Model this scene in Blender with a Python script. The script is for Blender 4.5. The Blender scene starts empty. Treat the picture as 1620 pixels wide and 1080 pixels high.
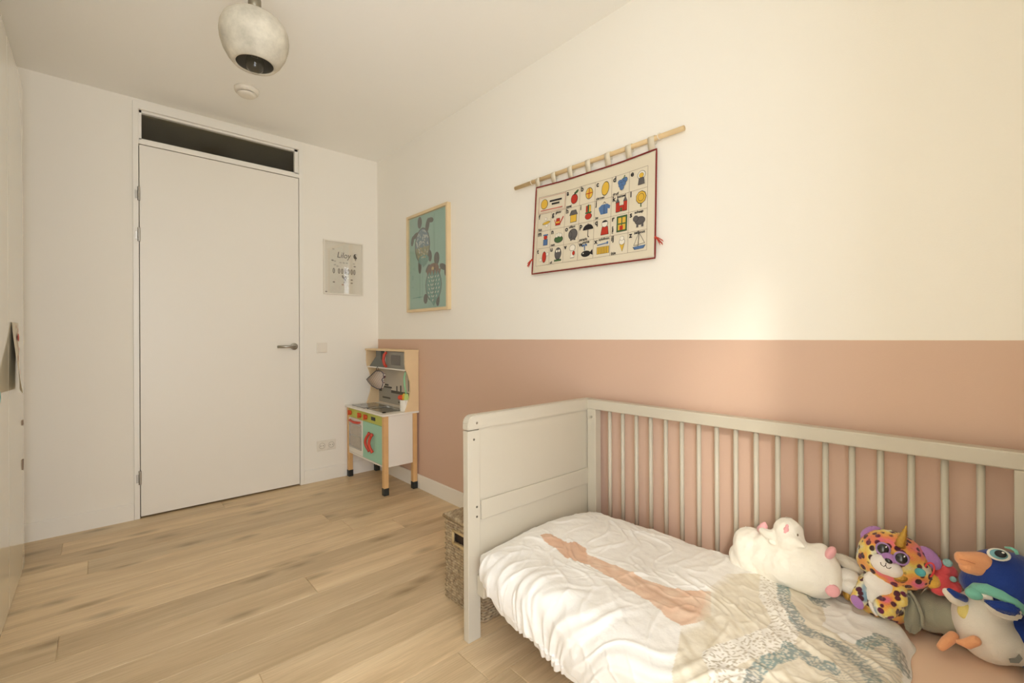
import bpy, bmesh, math, random
from mathutils import Vector, Matrix, noise

# ------------------------------------------------------------------ camera, world, sun, exposure
scene = bpy.context.scene
COL = scene.collection
F_PX, YAW, ROLL, CAM_H, CY = 724.467, math.radians(41.9357), math.radians(-0.2819), 1.1157, 532.065
cam_d = bpy.data.cameras.new('camera'); cam = bpy.data.objects.new('camera', cam_d); COL.objects.link(cam)
cam_d.sensor_width = 36.0; cam_d.lens = F_PX / 1620 * 36.0; cam_d.shift_y = -(540 - CY) / 1620
cam_d.clip_start = 0.02
cam.matrix_world = (Matrix.Translation((0, 0, CAM_H)) @ Matrix.Rotation(-YAW, 4, 'Z')
                    @ Matrix.Rotation(math.pi / 2, 4, 'X') @ Matrix.Rotation(ROLL, 4, 'Z'))
scene.camera = cam

world = bpy.data.worlds.new('world'); scene.world = world; world.use_nodes = True
bg = world.node_tree.nodes['Background']
bg.inputs[0].default_value = (0.935, 0.985, 1.075, 1); bg.inputs[1].default_value = 8.5

W, D, HC = 1.755, 3.658, 2.6            # right wall X, door wall Y, ceiling height
YF, XL, TF = -0.11, -0.885, 0.42                  # window wall Y, left wall X
WX0, WX1, WZ0, WZ1 = -0.88, 0.50, 0.06, 2.36   # window opening

sun_d = bpy.data.lights.new('sun', 'SUN'); sun = bpy.data.objects.new('sun', sun_d); COL.objects.link(sun)
sun_d.energy = 1.3; sun_d.angle = math.radians(5.0); sun_d.color = (1.0, 0.93, 0.82)
sun.rotation_euler = Vector((1.80, 1.0, -0.92)).to_track_quat('-Z', 'Y').to_euler()
sun.location = (-3, -3, 4)

por_d = bpy.data.lights.new('window_portal', 'AREA'); por = bpy.data.objects.new('window_portal', por_d); COL.objects.link(por)
por_d.shape = 'RECTANGLE'; por_d.size = WX1 - WX0; por_d.size_y = WZ1 - WZ0
por_d.cycles.is_portal = True
por.location = ((WX0 + WX1) / 2, YF - TF - 0.01, (WZ0 + WZ1) / 2)
por.rotation_euler = Vector((0, 1, 0)).to_track_quat('-Z', 'Z').to_euler()

vs = scene.view_settings
vs.view_transform = 'Standard'; vs.look = 'None'; vs.gamma = 1.0; vs.use_curve_mapping = False
vs.exposure = -0.32
scene.cycles.max_bounces = 14; scene.cycles.diffuse_bounces = 8; scene.cycles.glossy_bounces = 6
scene.cycles.transparent_max_bounces = 12
random.seed(4)

# ------------------------------------------------------------------ helpers
_s, _c = math.sin(YAW), math.cos(YAW); _cr, _sr = math.cos(ROLL), math.sin(ROLL)
def ray(px, py):
    a, b = px - 810, CY - py
    u = (a * _cr - b * _sr) / F_PX; v = (a * _sr + b * _cr) / F_PX
    return Vector((_s + u * _c, _c - u * _s, v))
def at(px, py, X):
    r = ray(px, py); t = X / r.x
    return Vector((X, t * r.y, CAM_H + t * r.z))
def atz(px, py, z):
    r = ray(px, py); t = (z - CAM_H) / r.z
    return Vector((t * r.x, t * r.y, z))

def lin(c):
    def f(v):
        v /= 255.0
        return v / 12.92 if v <= 0.04045 else ((v + 0.055) / 1.055) ** 2.4
    return (f(c[0]), f(c[1]), f(c[2]), 1)

MATS = {}
def nt_of(name):
    m = bpy.data.materials.new(name); m.use_nodes = True
    nt = m.node_tree
    return m, nt, nt.nodes['Principled BSDF'], nt.nodes, nt.links
def mat(name, col, rough=0.6, bump=0.0, bscale=200.0, var=0.0, vscale=4.0, metal=0.0, sheen=0.0, spec=0.5, coat=0.0):
    if name in MATS: return MATS[name]
    m, nt, b, N, L = nt_of(name)
    b.inputs['Base Color'].default_value = lin(col); b.inputs['Roughness'].default_value = rough
    b.inputs['Metallic'].default_value = metal; b.inputs['Specular IOR Level'].default_value = spec
    if sheen: b.inputs['Sheen Weight'].default_value = sheen
    if coat: b.inputs['Coat Weight'].default_value = coat; b.inputs['Coat Roughness'].default_value = 0.05
    tc = N.new('ShaderNodeTexCoord')
    if var:
        n = N.new('ShaderNodeTexNoise'); n.inputs['Scale'].default_value = vscale; n.inputs['Detail'].default_value = 4
        L.new(tc.outputs['Object'], n.inputs['Vector'])
        mx = N.new('ShaderNodeMix'); mx.data_type = 'RGBA'
        c0 = lin(col)
        mx.inputs[6].default_value = tuple(v * (1 - var) for v in c0[:3]) + (1,)
        mx.inputs[7].default_value = tuple(min(1, v * (1 + var)) for v in c0[:3]) + (1,)
        L.new(n.outputs['Fac'], mx.inputs[0]); L.new(mx.outputs[2], b.inputs['Base Color'])
    if bump:
        n2 = N.new('ShaderNodeTexNoise'); n2.inputs['Scale'].default_value = bscale; n2.inputs['Detail'].default_value = 3
        L.new(tc.outputs['Object'], n2.inputs['Vector'])
        bp = N.new('ShaderNodeBump'); bp.inputs['Strength'].default_value = bump; bp.inputs['Distance'].default_value = 0.002
        L.new(n2.outputs['Fac'], bp.inputs['Height']); L.new(bp.outputs['Normal'], b.inputs['Normal'])
    MATS[name] = m
    return m

def link(name, me, parent=None, loc=None):
    o = bpy.data.objects.new(name, me); COL.objects.link(o)
    if parent: o.parent = parent
    if loc is not None: o.location = loc
    return o
def base_of(parent):
    v = Vector((0, 0, 0))
    while parent:
        v += parent.location; parent = parent.parent
    return v
def obj(name, bm, material, parent=None, smooth=False):
    """bm holds world coordinates; stored relative to the parent chain's location"""
    off = base_of(parent)
    if off.length: bmesh.ops.translate(bm, verts=bm.verts, vec=-off)
    me = bpy.data.meshes.new(name); bm.to_mesh(me); bm.free()
    mats = material if isinstance(material, (list, tuple)) else [material]
    for m in mats: me.materials.append(m)
    if smooth:
        for p in me.polygons: p.use_smooth = True
    return link(name, me, parent)
def tag(o, label=None, cat=None, group=None, kind=None):
    if label: o['label'] = label
    if cat: o['category'] = cat
    if group: o['group'] = group
    if kind: o['kind'] = kind
    return o
def thing(name, label, cat, loc, group=None):
    o = link(name, None); o.location = loc; o.empty_display_size = 0.05
    return tag(o, label, cat, group)

def box(x0, x1, y0, y1, z0, z1, bev=0.0, seg=2, bm=None):
    b = bmesh.new()
    bmesh.ops.create_cube(b, size=1)
    bmesh.ops.scale(b, vec=(x1 - x0, y1 - y0, z1 - z0), verts=b.verts)
    bmesh.ops.translate(b, vec=((x0 + x1) / 2, (y0 + y1) / 2, (z0 + z1) / 2), verts=b.verts)
    if bev: bmesh.ops.bevel(b, geom=b.edges[:], offset=bev, segments=seg, affect='EDGES', profile=0.5)
    if bm is None: return b
    merge(bm, b); return bm
def merge(bm, other):
    me = bpy.data.meshes.new('t'); other.to_mesh(me); other.free(); bm.from_mesh(me); bpy.data.meshes.remove(me)
def tube(pts, r, n=10, bm=None, closed=False, caps=True):
    bm = bm or bmesh.new(); pts = [Vector(p) for p in pts]; rings = []
    rs = r if isinstance(r, (list, tuple)) else [r] * len(pts)
    prev = None
    for i, p in enumerate(pts):
        if closed: d = pts[(i + 1) % len(pts)] - pts[i - 1]
        else: d = pts[min(i + 1, len(pts) - 1)] - pts[max(i - 1, 0)]
        d.normalize()
        if prev is None:
            a = d.orthogonal().normalized()
        else:
            a = (prev - d * prev.dot(d)).normalized()
        prev = a; b = d.cross(a)
        rings.append([bm.verts.new(p + (a * math.cos(2 * math.pi * k / n) + b * math.sin(2 * math.pi * k / n)) * rs[i]) for k in range(n)])
    m = len(rings)
    for i in range(m if closed else m - 1):
        A, B = rings[i], rings[(i + 1) % m]
        for k in range(n): bm.faces.new((A[k], A[(k + 1) % n], B[(k + 1) % n], B[k]))
    if caps and not closed:
        bm.faces.new(rings[0][::-1]); bm.faces.new(rings[-1])
    return bm
def lathe(prof, c, n=40, axis=(0, 0, 1), bm=None):
    bm = bm or bmesh.new(); c = Vector(c); ax = Vector(axis).normalized()
    a = ax.orthogonal().normalized(); b = ax.cross(a); rings = []
    for r, h in prof:
        if r < 1e-6: rings.append([bm.verts.new(c + ax * h)])
        else: rings.append([bm.verts.new(c + ax * h + (a * math.cos(2 * math.pi * k / n) + b * math.sin(2 * math.pi * k / n)) * r) for k in range(n)])
    for A, B in zip(rings, rings[1:]):
        for k in range(n):
            k2 = (k + 1) % n
            if len(A) == 1 and len(B) == 1: continue
            if len(A) == 1: bm.faces.new((A[0], B[k2], B[k]))
            elif len(B) == 1: bm.faces.new((A[k], A[k2], B[0]))
            else: bm.faces.new((A[k], A[k2], B[k2], B[k]))
    bmesh.ops.recalc_face_normals(bm, faces=bm.faces)
    return bm
def prism(pts, d, bev=0.0):
    """pts: 3D polygon, d: extrusion vector"""
    bm = bmesh.new(); d = Vector(d)
    v0 = [bm.verts.new(Vector(p)) for p in pts]; v1 = [bm.verts.new(Vector(p) + d) for p in pts]
    bm.faces.new(v0); bm.faces.new(v1[::-1]); n = len(pts)
    for k in range(n): bm.faces.new((v0[k], v0[(k + 1) % n], v1[(k + 1) % n], v1[k]))
    bmesh.ops.recalc_face_normals(bm, faces=bm.faces)
    if bev: bmesh.ops.bevel(bm, geom=bm.edges[:], offset=bev, segments=2, affect='EDGES')
    return bm
def ell(c, rad, B=None, roll=0.0, sub=3, bm=None):
    bm = bm or bmesh.new(); B = B or Matrix.Identity(3)
    M = Matrix.Translation(Vector(c)) @ (B @ Matrix.Rotation(roll, 3, 'Z') @ Matrix.Diagonal(rad)).to_4x4()
    bmesh.ops.create_icosphere(bm, subdivisions=sub, radius=1, matrix=M)
    return bm
def frame_at(p):
    """columns: picture-right (level), up, towards the room's middle"""
    n = (Vector((0, 0, CAM_H)) - Vector(p)).normalized()
    r = Vector((0, 0, 1)).cross(n).normalized(); u = n.cross(r)
    return Matrix((r, u, n)).transposed()
def cap(bm, p0, r0, p1, r1, n=7):
    p0, p1 = Vector(p0), Vector(p1)
    for i in range(n + 1):
        t = i / n; ell(p0.lerp(p1, t), (r0 + (r1 - r0) * t,) * 3, bm=bm, sub=2)
    return bm
def blob(name, bm, material, parent, voxel=0.004, smooth=8, wob=0.0, wfreq=60):
    off = base_of(parent)
    me = bpy.data.meshes.new('tmp'); bm.to_mesh(me); bm.free()
    o = bpy.data.objects.new('tmp', me); COL.objects.link(o)
    r = o.modifiers.new('r', 'REMESH'); r.mode = 'VOXEL'; r.voxel_size = voxel
    s = o.modifiers.new('s', 'SMOOTH'); s.factor = 0.5; s.iterations = smooth
    dg = bpy.context.evaluated_depsgraph_get()
    me2 = bpy.data.meshes.new_from_object(o.evaluated_get(dg)); me2.name = name
    bpy.data.objects.remove(o); bpy.data.meshes.remove(me)
    for v in me2.vertices:
        if wob:
            v.co += v.normal * wob * (noise.noise(v.co * wfreq) + 0.5 * noise.noise(v.co * wfreq * 2.3))
        v.co -= off
    me2.materials.clear(); me2.materials.append(material)
    for p in me2.polygons: p.use_smooth = True
    return link(name, me2, parent)
def flat(name, items, mapfn, parent, lift=0.0006, step=0.00012):
    """flat print: list of (2D polygon, material) laid on a surface by mapfn(a, b, lift)"""
    bm = bmesh.new(); mats = []; off = base_of(parent)
    for i, (pts, m) in enumerate(items):
        if m not in mats: mats.append(m)
        vs_ = [bm.verts.new(mapfn(a, b, lift + i * step)) for a, b in pts]
        f = bm.faces.new(vs_); f.material_index = mats.index(m)
    bmesh.ops.triangulate(bm, faces=bm.faces[:])
    bmesh.ops.translate(bm, verts=bm.verts, vec=-off)
    me = bpy.data.meshes.new(name); bm.to_mesh(me); bm.free()
    for m in mats: me.materials.append(m)
    return link(name, me, parent)
def E2(cx, cy, rx, ry, n=20, rot=0.0, a0=0.0, a1=2 * math.pi):
    full = abs(a1 - a0 - 2 * math.pi) < 1e-6; k = n if full else n + 1; out = []
    for i in range(k):
        t = a0 + (a1 - a0) * i / n; x, y = rx * math.cos(t), ry * math.sin(t)
        out.append((cx + x * math.cos(rot) - y * math.sin(rot), cy + x * math.sin(rot) + y * math.cos(rot)))
    return out
def stroke(p, q, w):
    p, q = Vector(p), Vector(q); d = (q - p).normalized(); n = Vector((-d.y, d.x)) * w / 2
    return [tuple(p + n), tuple(p - n), tuple(q - n), tuple(q + n)]
def text_mesh(txt, size, shear=0.0, offset=0.0):
    cu = bpy.data.curves.new('t', 'FONT'); cu.body = txt; cu.size = size; cu.shear = shear; cu.offset = offset
    cu.resolution_u = 3
    o = bpy.data.objects.new('t', cu); COL.objects.link(o)
    dg = bpy.context.evaluated_depsgraph_get()
    me = bpy.data.meshes.new_from_object(o.evaluated_get(dg))
    bpy.data.objects.remove(o); bpy.data.curves.remove(cu)
    return me
def lettering(name, words, mapfn, material, parent, lift=0.0012, weight=0.03):
    """words: (text, a, b, size in metres, aspect a/m, aspect b/m, rotation)"""
    bm = bmesh.new(); off = base_of(parent)
    for txt, a, b, size, ka, kb, rot in words:
        me = text_mesh(txt, size, offset=size * weight)
        t = bmesh.new(); t.from_mesh(me); bpy.data.meshes.remove(me)
        cr_, sr_ = math.cos(rot), math.sin(rot)
        for v in t.verts:
            x = v.co.x * cr_ - v.co.y * sr_; y = v.co.x * sr_ + v.co.y * cr_
            v.co = mapfn(a + x * ka, b + y * kb, lift) - off
        merge(bm, t)
    me = bpy.data.meshes.new(name); bm.to_mesh(me); bm.free(); me.materials.append(material)
    return link(name, me, parent)

# ------------------------------------------------------------------ main materials
WHITE = mat('white_wall_paint', (246, 241, 230), 0.75, bump=0.12, bscale=260)
CEIL = mat('ceiling_paint', (251, 249, 243), 0.85, bump=0.15, bscale=180)
TRIM = mat('white_satin_trim', (246, 242, 232), 0.35)
DOORW = mat('door_lacquer', (244, 239, 228), 0.38)
STEEL = mat('brushed_steel', (170, 165, 155), 0.32, metal=1.0)
GAP = mat('dark_gap', (70, 60, 48), 0.9)

def two_tone():
    m, nt, b, N, L = nt_of('two_tone_wall_paint')
    g = N.new('ShaderNodeNewGeometry'); sx = N.new('ShaderNodeSeparateXYZ'); L.new(g.outputs['Position'], sx.inputs[0])
    n = N.new('ShaderNodeTexNoise'); n.inputs['Scale'].default_value = 9
    L.new(g.outputs['Position'], n.inputs['Vector'])
    ad = N.new('ShaderNodeMath'); ad.operation = 'MULTIPLY_ADD'; ad.inputs[1].default_value = 0.002
    L.new(n.outputs['Fac'], ad.inputs[0]); L.new(sx.outputs['Z'], ad.inputs[2])
    gt = N.new('ShaderNodeMath'); gt.operation = 'GREATER_THAN'; gt.inputs[1].default_value = 1.1
    L.new(ad.outputs[0], gt.inputs[0])
    mx = N.new('ShaderNodeMix'); mx.data_type = 'RGBA'
    mx.inputs[6].default_value = lin((214, 182, 160)); mx.inputs[7].default_value = lin((246, 242, 232))
    L.new(gt.outputs[0], mx.inputs[0]); L.new(mx.outputs[2], b.inputs['Base Color'])
    b.inputs['Roughness'].default_value = 0.72
    n2 = N.new('ShaderNodeTexNoise'); n2.inputs['Scale'].default_value = 260
    L.new(g.outputs['Position'], n2.inputs['Vector'])
    bp = N.new('ShaderNodeBump'); bp.inputs['Strength'].default_value = 0.12; bp.inputs['Distance'].default_value = 0.002
    L.new(n2.outputs['Fac'], bp.inputs['Height']); L.new(bp.outputs['Normal'], b.inputs['Normal'])
    return m
TWO = two_tone()

def oak():
    m, nt, b, N, L = nt_of('limed_oak_planks')
    g = N.new('ShaderNodeNewGeometry'); oi = N.new('ShaderNodeObjectInfo')
    mul = N.new('ShaderNodeMath'); mul.operation = 'MULTIPLY'; mul.inputs[1].default_value = 37.0
    L.new(oi.outputs['Random'], mul.inputs[0])
    cb = N.new('ShaderNodeCombineXYZ'); L.new(mul.outputs[0], cb.inputs[0]); L.new(mul.outputs[0], cb.inputs[2])
    va = N.new('ShaderNodeVectorMath'); va.operation = 'ADD'
    L.new(g.outputs['Position'], va.inputs[0]); L.new(cb.outputs[0], va.inputs[1])
    def noise_(sc, scale, det, rough=0.6, dist=0.0):
        mp = N.new('ShaderNodeMapping'); mp.inputs['Scale'].default_value = sc; L.new(va.outputs[0], mp.inputs['Vector'])
        n = N.new('ShaderNodeTexNoise'); n.inputs['Scale'].default_value = scale; n.inputs['Detail'].default_value = det
        n.inputs['Roughness'].default_value = rough; n.inputs['Distortion'].default_value = dist
        L.new(mp.outputs[0], n.inputs['Vector']); return n
    n1 = noise_((1.0, 9.0, 1.0), 1.3, 5, 0.62, 0.6)
    cr = N.new('ShaderNodeValToRGB'); e = cr.color_ramp.elements
    e[0].position = 0.28; e[0].color = lin((202, 178, 141)); e[1].position = 0.75; e[1].color = lin((240, 221, 186))
    x = e.new(0.5); x.color = lin((224, 201, 164))
    L.new(n1.outputs['Fac'], cr.inputs[0])
    n2 = noise_((3.0, 130.0, 1.0), 1.6, 4, 0.7)
    cr2 = N.new('ShaderNodeValToRGB'); cr2.color_ramp.elements[0].position = 0.3; cr2.color_ramp.elements[1].position = 0.7
    cr2.color_ramp.elements[0].color = (0.84, 0.82, 0.79, 1); cr2.color_ramp.elements[1].color = (1.07, 1.07, 1.07, 1)
    L.new(n2.outputs['Fac'], cr2.inputs[0])
    m1 = N.new('ShaderNodeMix'); m1.data_type = 'RGBA'; m1.blend_type = 'MULTIPLY'; m1.inputs[0].default_value = 1
    L.new(cr.outputs[0], m1.inputs[6]); L.new(cr2.outputs[0], m1.inputs[7])
    # plank to plank tone
    cr3 = N.new('ShaderNodeValToRGB'); cr3.color_ramp.elements[0].color = (0.80, 0.78, 0.75, 1); cr3.color_ramp.elements[1].color = (1.06, 1.04, 1.01, 1)
    L.new(oi.outputs['Random'], cr3.inputs[0])
    m2 = N.new('ShaderNodeMix'); m2.data_type = 'RGBA'; m2.blend_type = 'MULTIPLY'; m2.inputs[0].default_value = 1
    L.new(m1.outputs[2], m2.inputs[6]); L.new(cr3.outputs[0], m2.inputs[7])
    # knots
    mp = N.new('ShaderNodeMapping'); mp.inputs['Scale'].default_value = (3.4, 9.0, 1.0); L.new(va.outputs[0], mp.inputs['Vector'])
    nd = noise_((6, 20, 1), 1.0, 3)
    vad = N.new('ShaderNodeMix'); vad.data_type = 'RGBA'; vad.blend_type = 'LINEAR_LIGHT'; vad.inputs[0].default_value = 0.12
    L.new(mp.outputs[0], vad.inputs[6]); L.new(nd.outputs['Color'], vad.inputs[7])
    vo = N.new('ShaderNodeTexVoronoi'); vo.voronoi_dimensions = '2D'; vo.inputs['Scale'].default_value = 0.55
    L.new(vad.outputs[2], vo.inputs['Vector'])
    kr = N.new('ShaderNodeValToRGB'); kr.color_ramp.elements[0].position = 0.02; kr.color_ramp.elements[0].color = (0.5, 0.47, 0.42, 1)
    kr.color_ramp.elements[1].position = 0.17; kr.color_ramp.elements[1].color = (1, 1, 1, 1)
    L.new(vo.outputs['Distance'], kr.inputs[0])
    m3 = N.new('ShaderNodeMix'); m3.data_type = 'RGBA'; m3.blend_type = 'MULTIPLY'; m3.inputs[0].default_value = 0.75
    L.new(m2.outputs[2], m3.inputs[6]); L.new(kr.outputs[0], m3.inputs[7])
    L.new(m3.outputs[2], b.inputs['Base Color'])
    b.inputs['Roughness'].default_value = 0.42
    bp = N.new('ShaderNodeBump'); bp.inputs['Strength'].default_value = 0.15; bp.inputs['Distance'].default_value = 0.001
    L.new(n2.outputs['Fac'], bp.inputs['Height']); L.new(bp.outputs['Normal'], b.inputs['Normal'])
    return m
OAK = oak()

def pane_mat(name, ior=1.6, tint=(1, 1, 1)):
    m, nt, b, N, L = nt_of(name)
    N.remove(b); out = N['Material Output']
    t = N.new('ShaderNodeBsdfTransparent'); t.inputs[0].default_value = (*tint, 1)
    gl = N.new('ShaderNodeBsdfGlossy'); gl.inputs['Roughness'].default_value = 0.0
    fr = N.new('ShaderNodeFresnel'); gm = N.new('ShaderNodeNewGeometry')
    io = N.new('ShaderNodeMix'); io.inputs[2].default_value = ior; io.inputs[3].default_value = 1 / ior   # same reflectance from both sides
    L.new(gm.outputs['Backfacing'], io.inputs[0]); L.new(io.outputs[0], fr.inputs['IOR'])
    mx = N.new('ShaderNodeMixShader'); L.new(fr.outputs[0], mx.inputs[0]); L.new(t.outputs[0], mx.inputs[1]); L.new(gl.outputs[0], mx.inputs[2])
    L.new(mx.outputs[0], out.inputs['Surface'])
    return m
PANE = pane_mat('picture_glass', 1.75)
WPANE = pane_mat('transom_glass', 1.5, (0.8, 0.78, 0.7))

# ------------------------------------------------------------------ the room
T = 0.15
def structure(name, bm, m, parent=None):
    o = obj(name, bm, m, parent)
    if parent is None: o['kind'] = 'structure'
    return o
fl = structure('floor', box(XL - T, W + T, YF - TF, D + 1.6, -0.12, -0.0035), mat('joint_filler', (214, 192, 155), 0.7))
structure('ceiling', box(XL - T, W + T, YF - TF, D + 1.6, HC, HC + 0.12), CEIL)
structure('wall_right', box(W, W + T, YF - T, D + T, 0, HC), TWO)
structure('wall_left', box(XL - T, XL, YF - T, D + T, 0, HC), WHITE)
DX0, DX1, DZ = 0.182, 1.115, 2.315      # door leaf
FX0, FX1, FZ = 0.150, 1.148, 2.580      # outer frame
bm = box(XL, FX0, D, D + 0.12, 0, HC); box(FX1, W, D, D + 0.12, 0, HC, bm=bm); box(FX0, FX1, D, D + 0.12, FZ, HC, bm=bm)
structure('wall_back', bm, WHITE)
bm = box(XL, WX0, YF - TF, YF, 0, HC); box(WX1, W, YF - TF, YF, 0, HC, bm=bm)
box(WX0, WX1, YF - TF, YF, 0, WZ0, bm=bm); box(WX0, WX1, YF - TF, YF, WZ1, HC, bm=bm)
structure('wall_front', bm, WHITE)
# window behind the viewpoint: frame with one mullion and a sill
wr = link('window_1', None); wr.location = (WX0, YF - 0.1, WZ0); wr['kind'] = 'structure'
bm = box(WX0, WX0 + 0.05, YF - TF + 0.02, YF - TF + 0.08, WZ0, WZ1); box(WX1 - 0.05, WX1, YF - TF + 0.02, YF - TF + 0.08, WZ0, WZ1, bm=bm)
box(WX0, WX1, YF - TF + 0.02, YF - TF + 0.08, WZ0, WZ0 + 0.05, bm=bm); box(WX0, WX1, YF - TF + 0.02, YF - TF + 0.08, WZ1 - 0.03, WZ1, bm=bm)
obj('window_frame', bm, TRIM, wr)
obj('mullion', box(0.12, 0.20, YF - TF + 0.02, YF - TF + 0.08, WZ0, WZ1), TRIM, wr)
obj('window_sill', box(WX0 + 0.001, WX1 - 0.001, YF - TF + 0.08, YF + 0.015, WZ0 - 0.002, WZ0 + 0.02, 0.004), TRIM, wr)
# dim hall behind the fanlight
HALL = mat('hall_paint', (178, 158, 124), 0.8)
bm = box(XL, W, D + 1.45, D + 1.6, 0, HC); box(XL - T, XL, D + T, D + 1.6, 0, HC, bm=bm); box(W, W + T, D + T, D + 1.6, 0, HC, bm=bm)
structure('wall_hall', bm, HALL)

# floor planks
rows = []
y = 1.3402 - 0.18 * 10
while y < D:
    rows.append(y); y += 0.18
for i, y0 in enumerate(rows):
    y1 = min(y0 + 0.18, D + 0.02); y0c = max(y0, YF)
    if y1 - y0c < 0.01: continue
    k = round((y0 - 1.3402) / 0.18)
    fixed = {4: 0.705, 9: -0.05, 5: -0.12}
    cut = fixed.get(k, random.uniform(-0.9, 1.5)); cuts = [XL]
    x = cut - 2.2
    while x < W:
        if x > XL + 0.1 and x < W - 0.1: cuts.append(x)
        x += 2.2
    cuts.append(W)
    for x0, x1 in zip(cuts, cuts[1:]):
        b = box(x0 + 0.0007, x1 - 0.0007, y0c + 0.0009, y1 - 0.0009, -0.012, 0.0)
        top = [e for e in b.edges if all(abs(v.co.z) < 1e-5 for v in e.verts)]
        bmesh.ops.bevel(b, geom=top, offset=0.0016, segments=1, affect='EDGES')
        obj('plank', b, OAK, fl)

# baseboards
def baseboard(name, bx):
    b = box(*bx)
    top = [e for e in b.edges if all(abs(v.co.z - bx[5]) < 1e-5 for v in e.verts)]
    bmesh.ops.bevel(b, geom=top, offset=0.003, segments=2, affect='EDGES')
    structure(name, b, TRIM)
baseboard('baseboard_right', (W - 0.014, W, YF, D - 0.014, 0, 0.1))
baseboard('baseboard_back_left', (XL, FX0 - 0.001, D - 0.014, D, 0, 0.1))
baseboard('baseboard_back_right', (FX1 + 0.001, W - 0.0, D - 0.014, D, 0, 0.1))

# door with frame and fanlight
dr = link('door_1', None); dr.location = (DX0, D, 0); dr['kind'] = 'structure'
dr['label'] = 'flush cream door with fanlight above and silver lever handle'
bm = box(FX0, DX0 - 0.004, D - 0.016, D + 0.10, 0, FZ, 0.002); box(DX1 + 0.004, FX1, D - 0.016, D + 0.10, 0, FZ, 0.002, bm=bm)
box(DX0 - 0.004, DX1 + 0.004, D - 0.016, D + 0.10, 2.535, FZ - 0.0002, 0.001, bm=bm)
box(DX0 - 0.004, DX1 + 0.004, D - 0.0155, D + 0.10, DZ + 0.005, 2.348, 0.001, bm=bm)
obj('door_frame', bm, TRIM, dr)
obj('door_leaf', box(DX0, DX1, D - 0.012, D + 0.03, 0.012, DZ, 0.0015), DOORW, dr)
obj('door_gap_shade', box(DX0 - 0.006, DX1 + 0.006, D + 0.035, D + 0.06, 0.0, DZ + 0.01), GAP, dr)  # dark sheet behind the whole leaf, colours in the shade of the door gaps
bm = box(DX0, DX1, D + 0.004, D + 0.03, 2.348, 2.360); box(DX0, DX1, D + 0.004, D + 0.03, 2.521, 2.536, bm=bm)
box(DX0 - 0.004, DX0 + 0.012, D + 0.004, D + 0.03, 2.348, 2.536, bm=bm); box(DX1 - 0.022, DX1 + 0.006, D + 0.004, D + 0.03, 2.348, 2.536, bm=bm)
obj('fanlight_bead', bm, TRIM, dr)
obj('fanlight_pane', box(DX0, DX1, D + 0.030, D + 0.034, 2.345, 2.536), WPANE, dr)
for z in (2.009, 1.757, 0.255):
    b = lathe([(0.0, -0.042), (0.007, -0.042), (0.007, 0.042), (0, 0.042)], (DX0 - 0.004, D - 0.020, z), 12)
    box(DX0 - 0.022, DX0 - 0.006, D - 0.019, D - 0.015, z - 0.03, z + 0.02, bm=b)
    obj('hinge', b, STEEL, dr)
hx, hz = 1.078, 1.049
hd = obj('door_handle', lathe([(0, 0), (0.025, 0), (0.025, 0.009), (0.023, 0.011), (0, 0.011)], (hx, D - 0.012, hz), 28, axis=(0, -1, 0)), STEEL, dr, True)
obj('lever', tube([(hx, D - 0.02, hz), (hx, D - 0.055, hz), (hx - 0.012, D - 0.066, hz), (hx - 0.03, D - 0.068, hz), (hx - 0.128, D - 0.068, hz)], 0.0095, 12), STEEL, hd, True)

# light switch and sockets
PLAS = mat('white_plastic', (238, 231, 217), 0.35)
t = thing('light_switch', 'square white light switch on the wall beside the door', 'light switch', (1.287, D, 1.035))
obj('cover_frame', box(1.248, 1.326, D - 0.008, D, 0.996, 1.074, 0.002), PLAS, t)
obj('rocker', box(1.256, 1.318, D - 0.012, D - 0.006, 1.004, 1.066, 0.0015), PLAS, t)
t = thing('power_socket', 'white double power socket low on the wall beside the toy kitchen', 'socket', (1.317, D, 0.27))
obj('cover_frame', box(1.244, 1.390, D - 0.007, D, 0.231, 0.309, 0.002), PLAS, t)
for cx in (1.281, 1.353):
    so = obj('socket_insert', box(cx - 0.031, cx + 0.031, D - 0.010, D - 0.004, 0.239, 0.301, 0.0015), PLAS, t)
    b = lathe([(0.0235, 0), (0.0235, 0.0015), (0.0205, 0.0015), (0.019, -0.001), (0, -0.001)], (cx, D - 0.0105, 0.27), 28, axis=(0, -1, 0))
    obj('socket_ring', b, mat('socket_ring_plastic', (205, 196, 180), 0.4), so, True)
    b = bmesh.new()
    for dx in (-0.0095, 0.0095): lathe([(0.003, 0), (0.003, 0.0015), (0, 0.0015)], (cx + dx, D - 0.0102, 0.27), 10, axis=(0, -1, 0), bm=b)
    obj('pin_hole', b, mat('pin_hole_black', (40, 36, 32), 0.8), so)

# ------------------------------------------------------------------ wardrobe
GLOSS = mat('wardrobe_gloss', (236, 231, 214), 0.06, spec=0.5, coat=0.3)
WA = -0.282
t = thing('wardrobe', 'tall white high-gloss wardrobe with handleless doors along the left wall', 'wardrobe', (WA - 0.3, 1.8, 0))
obj('carcass', box(XL + 0.003, WA - 0.02, 0.28, 3.28, 0.0, 2.36), mat('wardrobe_carcass', (232, 226, 210), 0.4), t)
for k in range(6):
    y1 = 3.28 - 0.5 * k
    obj('door', box(WA - 0.018, WA, y1 - 0.4985, y1 - 0.0005 - (0.0 if k == 0 else 0.001), 0.005, 2.36, 0.001), GLOSS, t)

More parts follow.
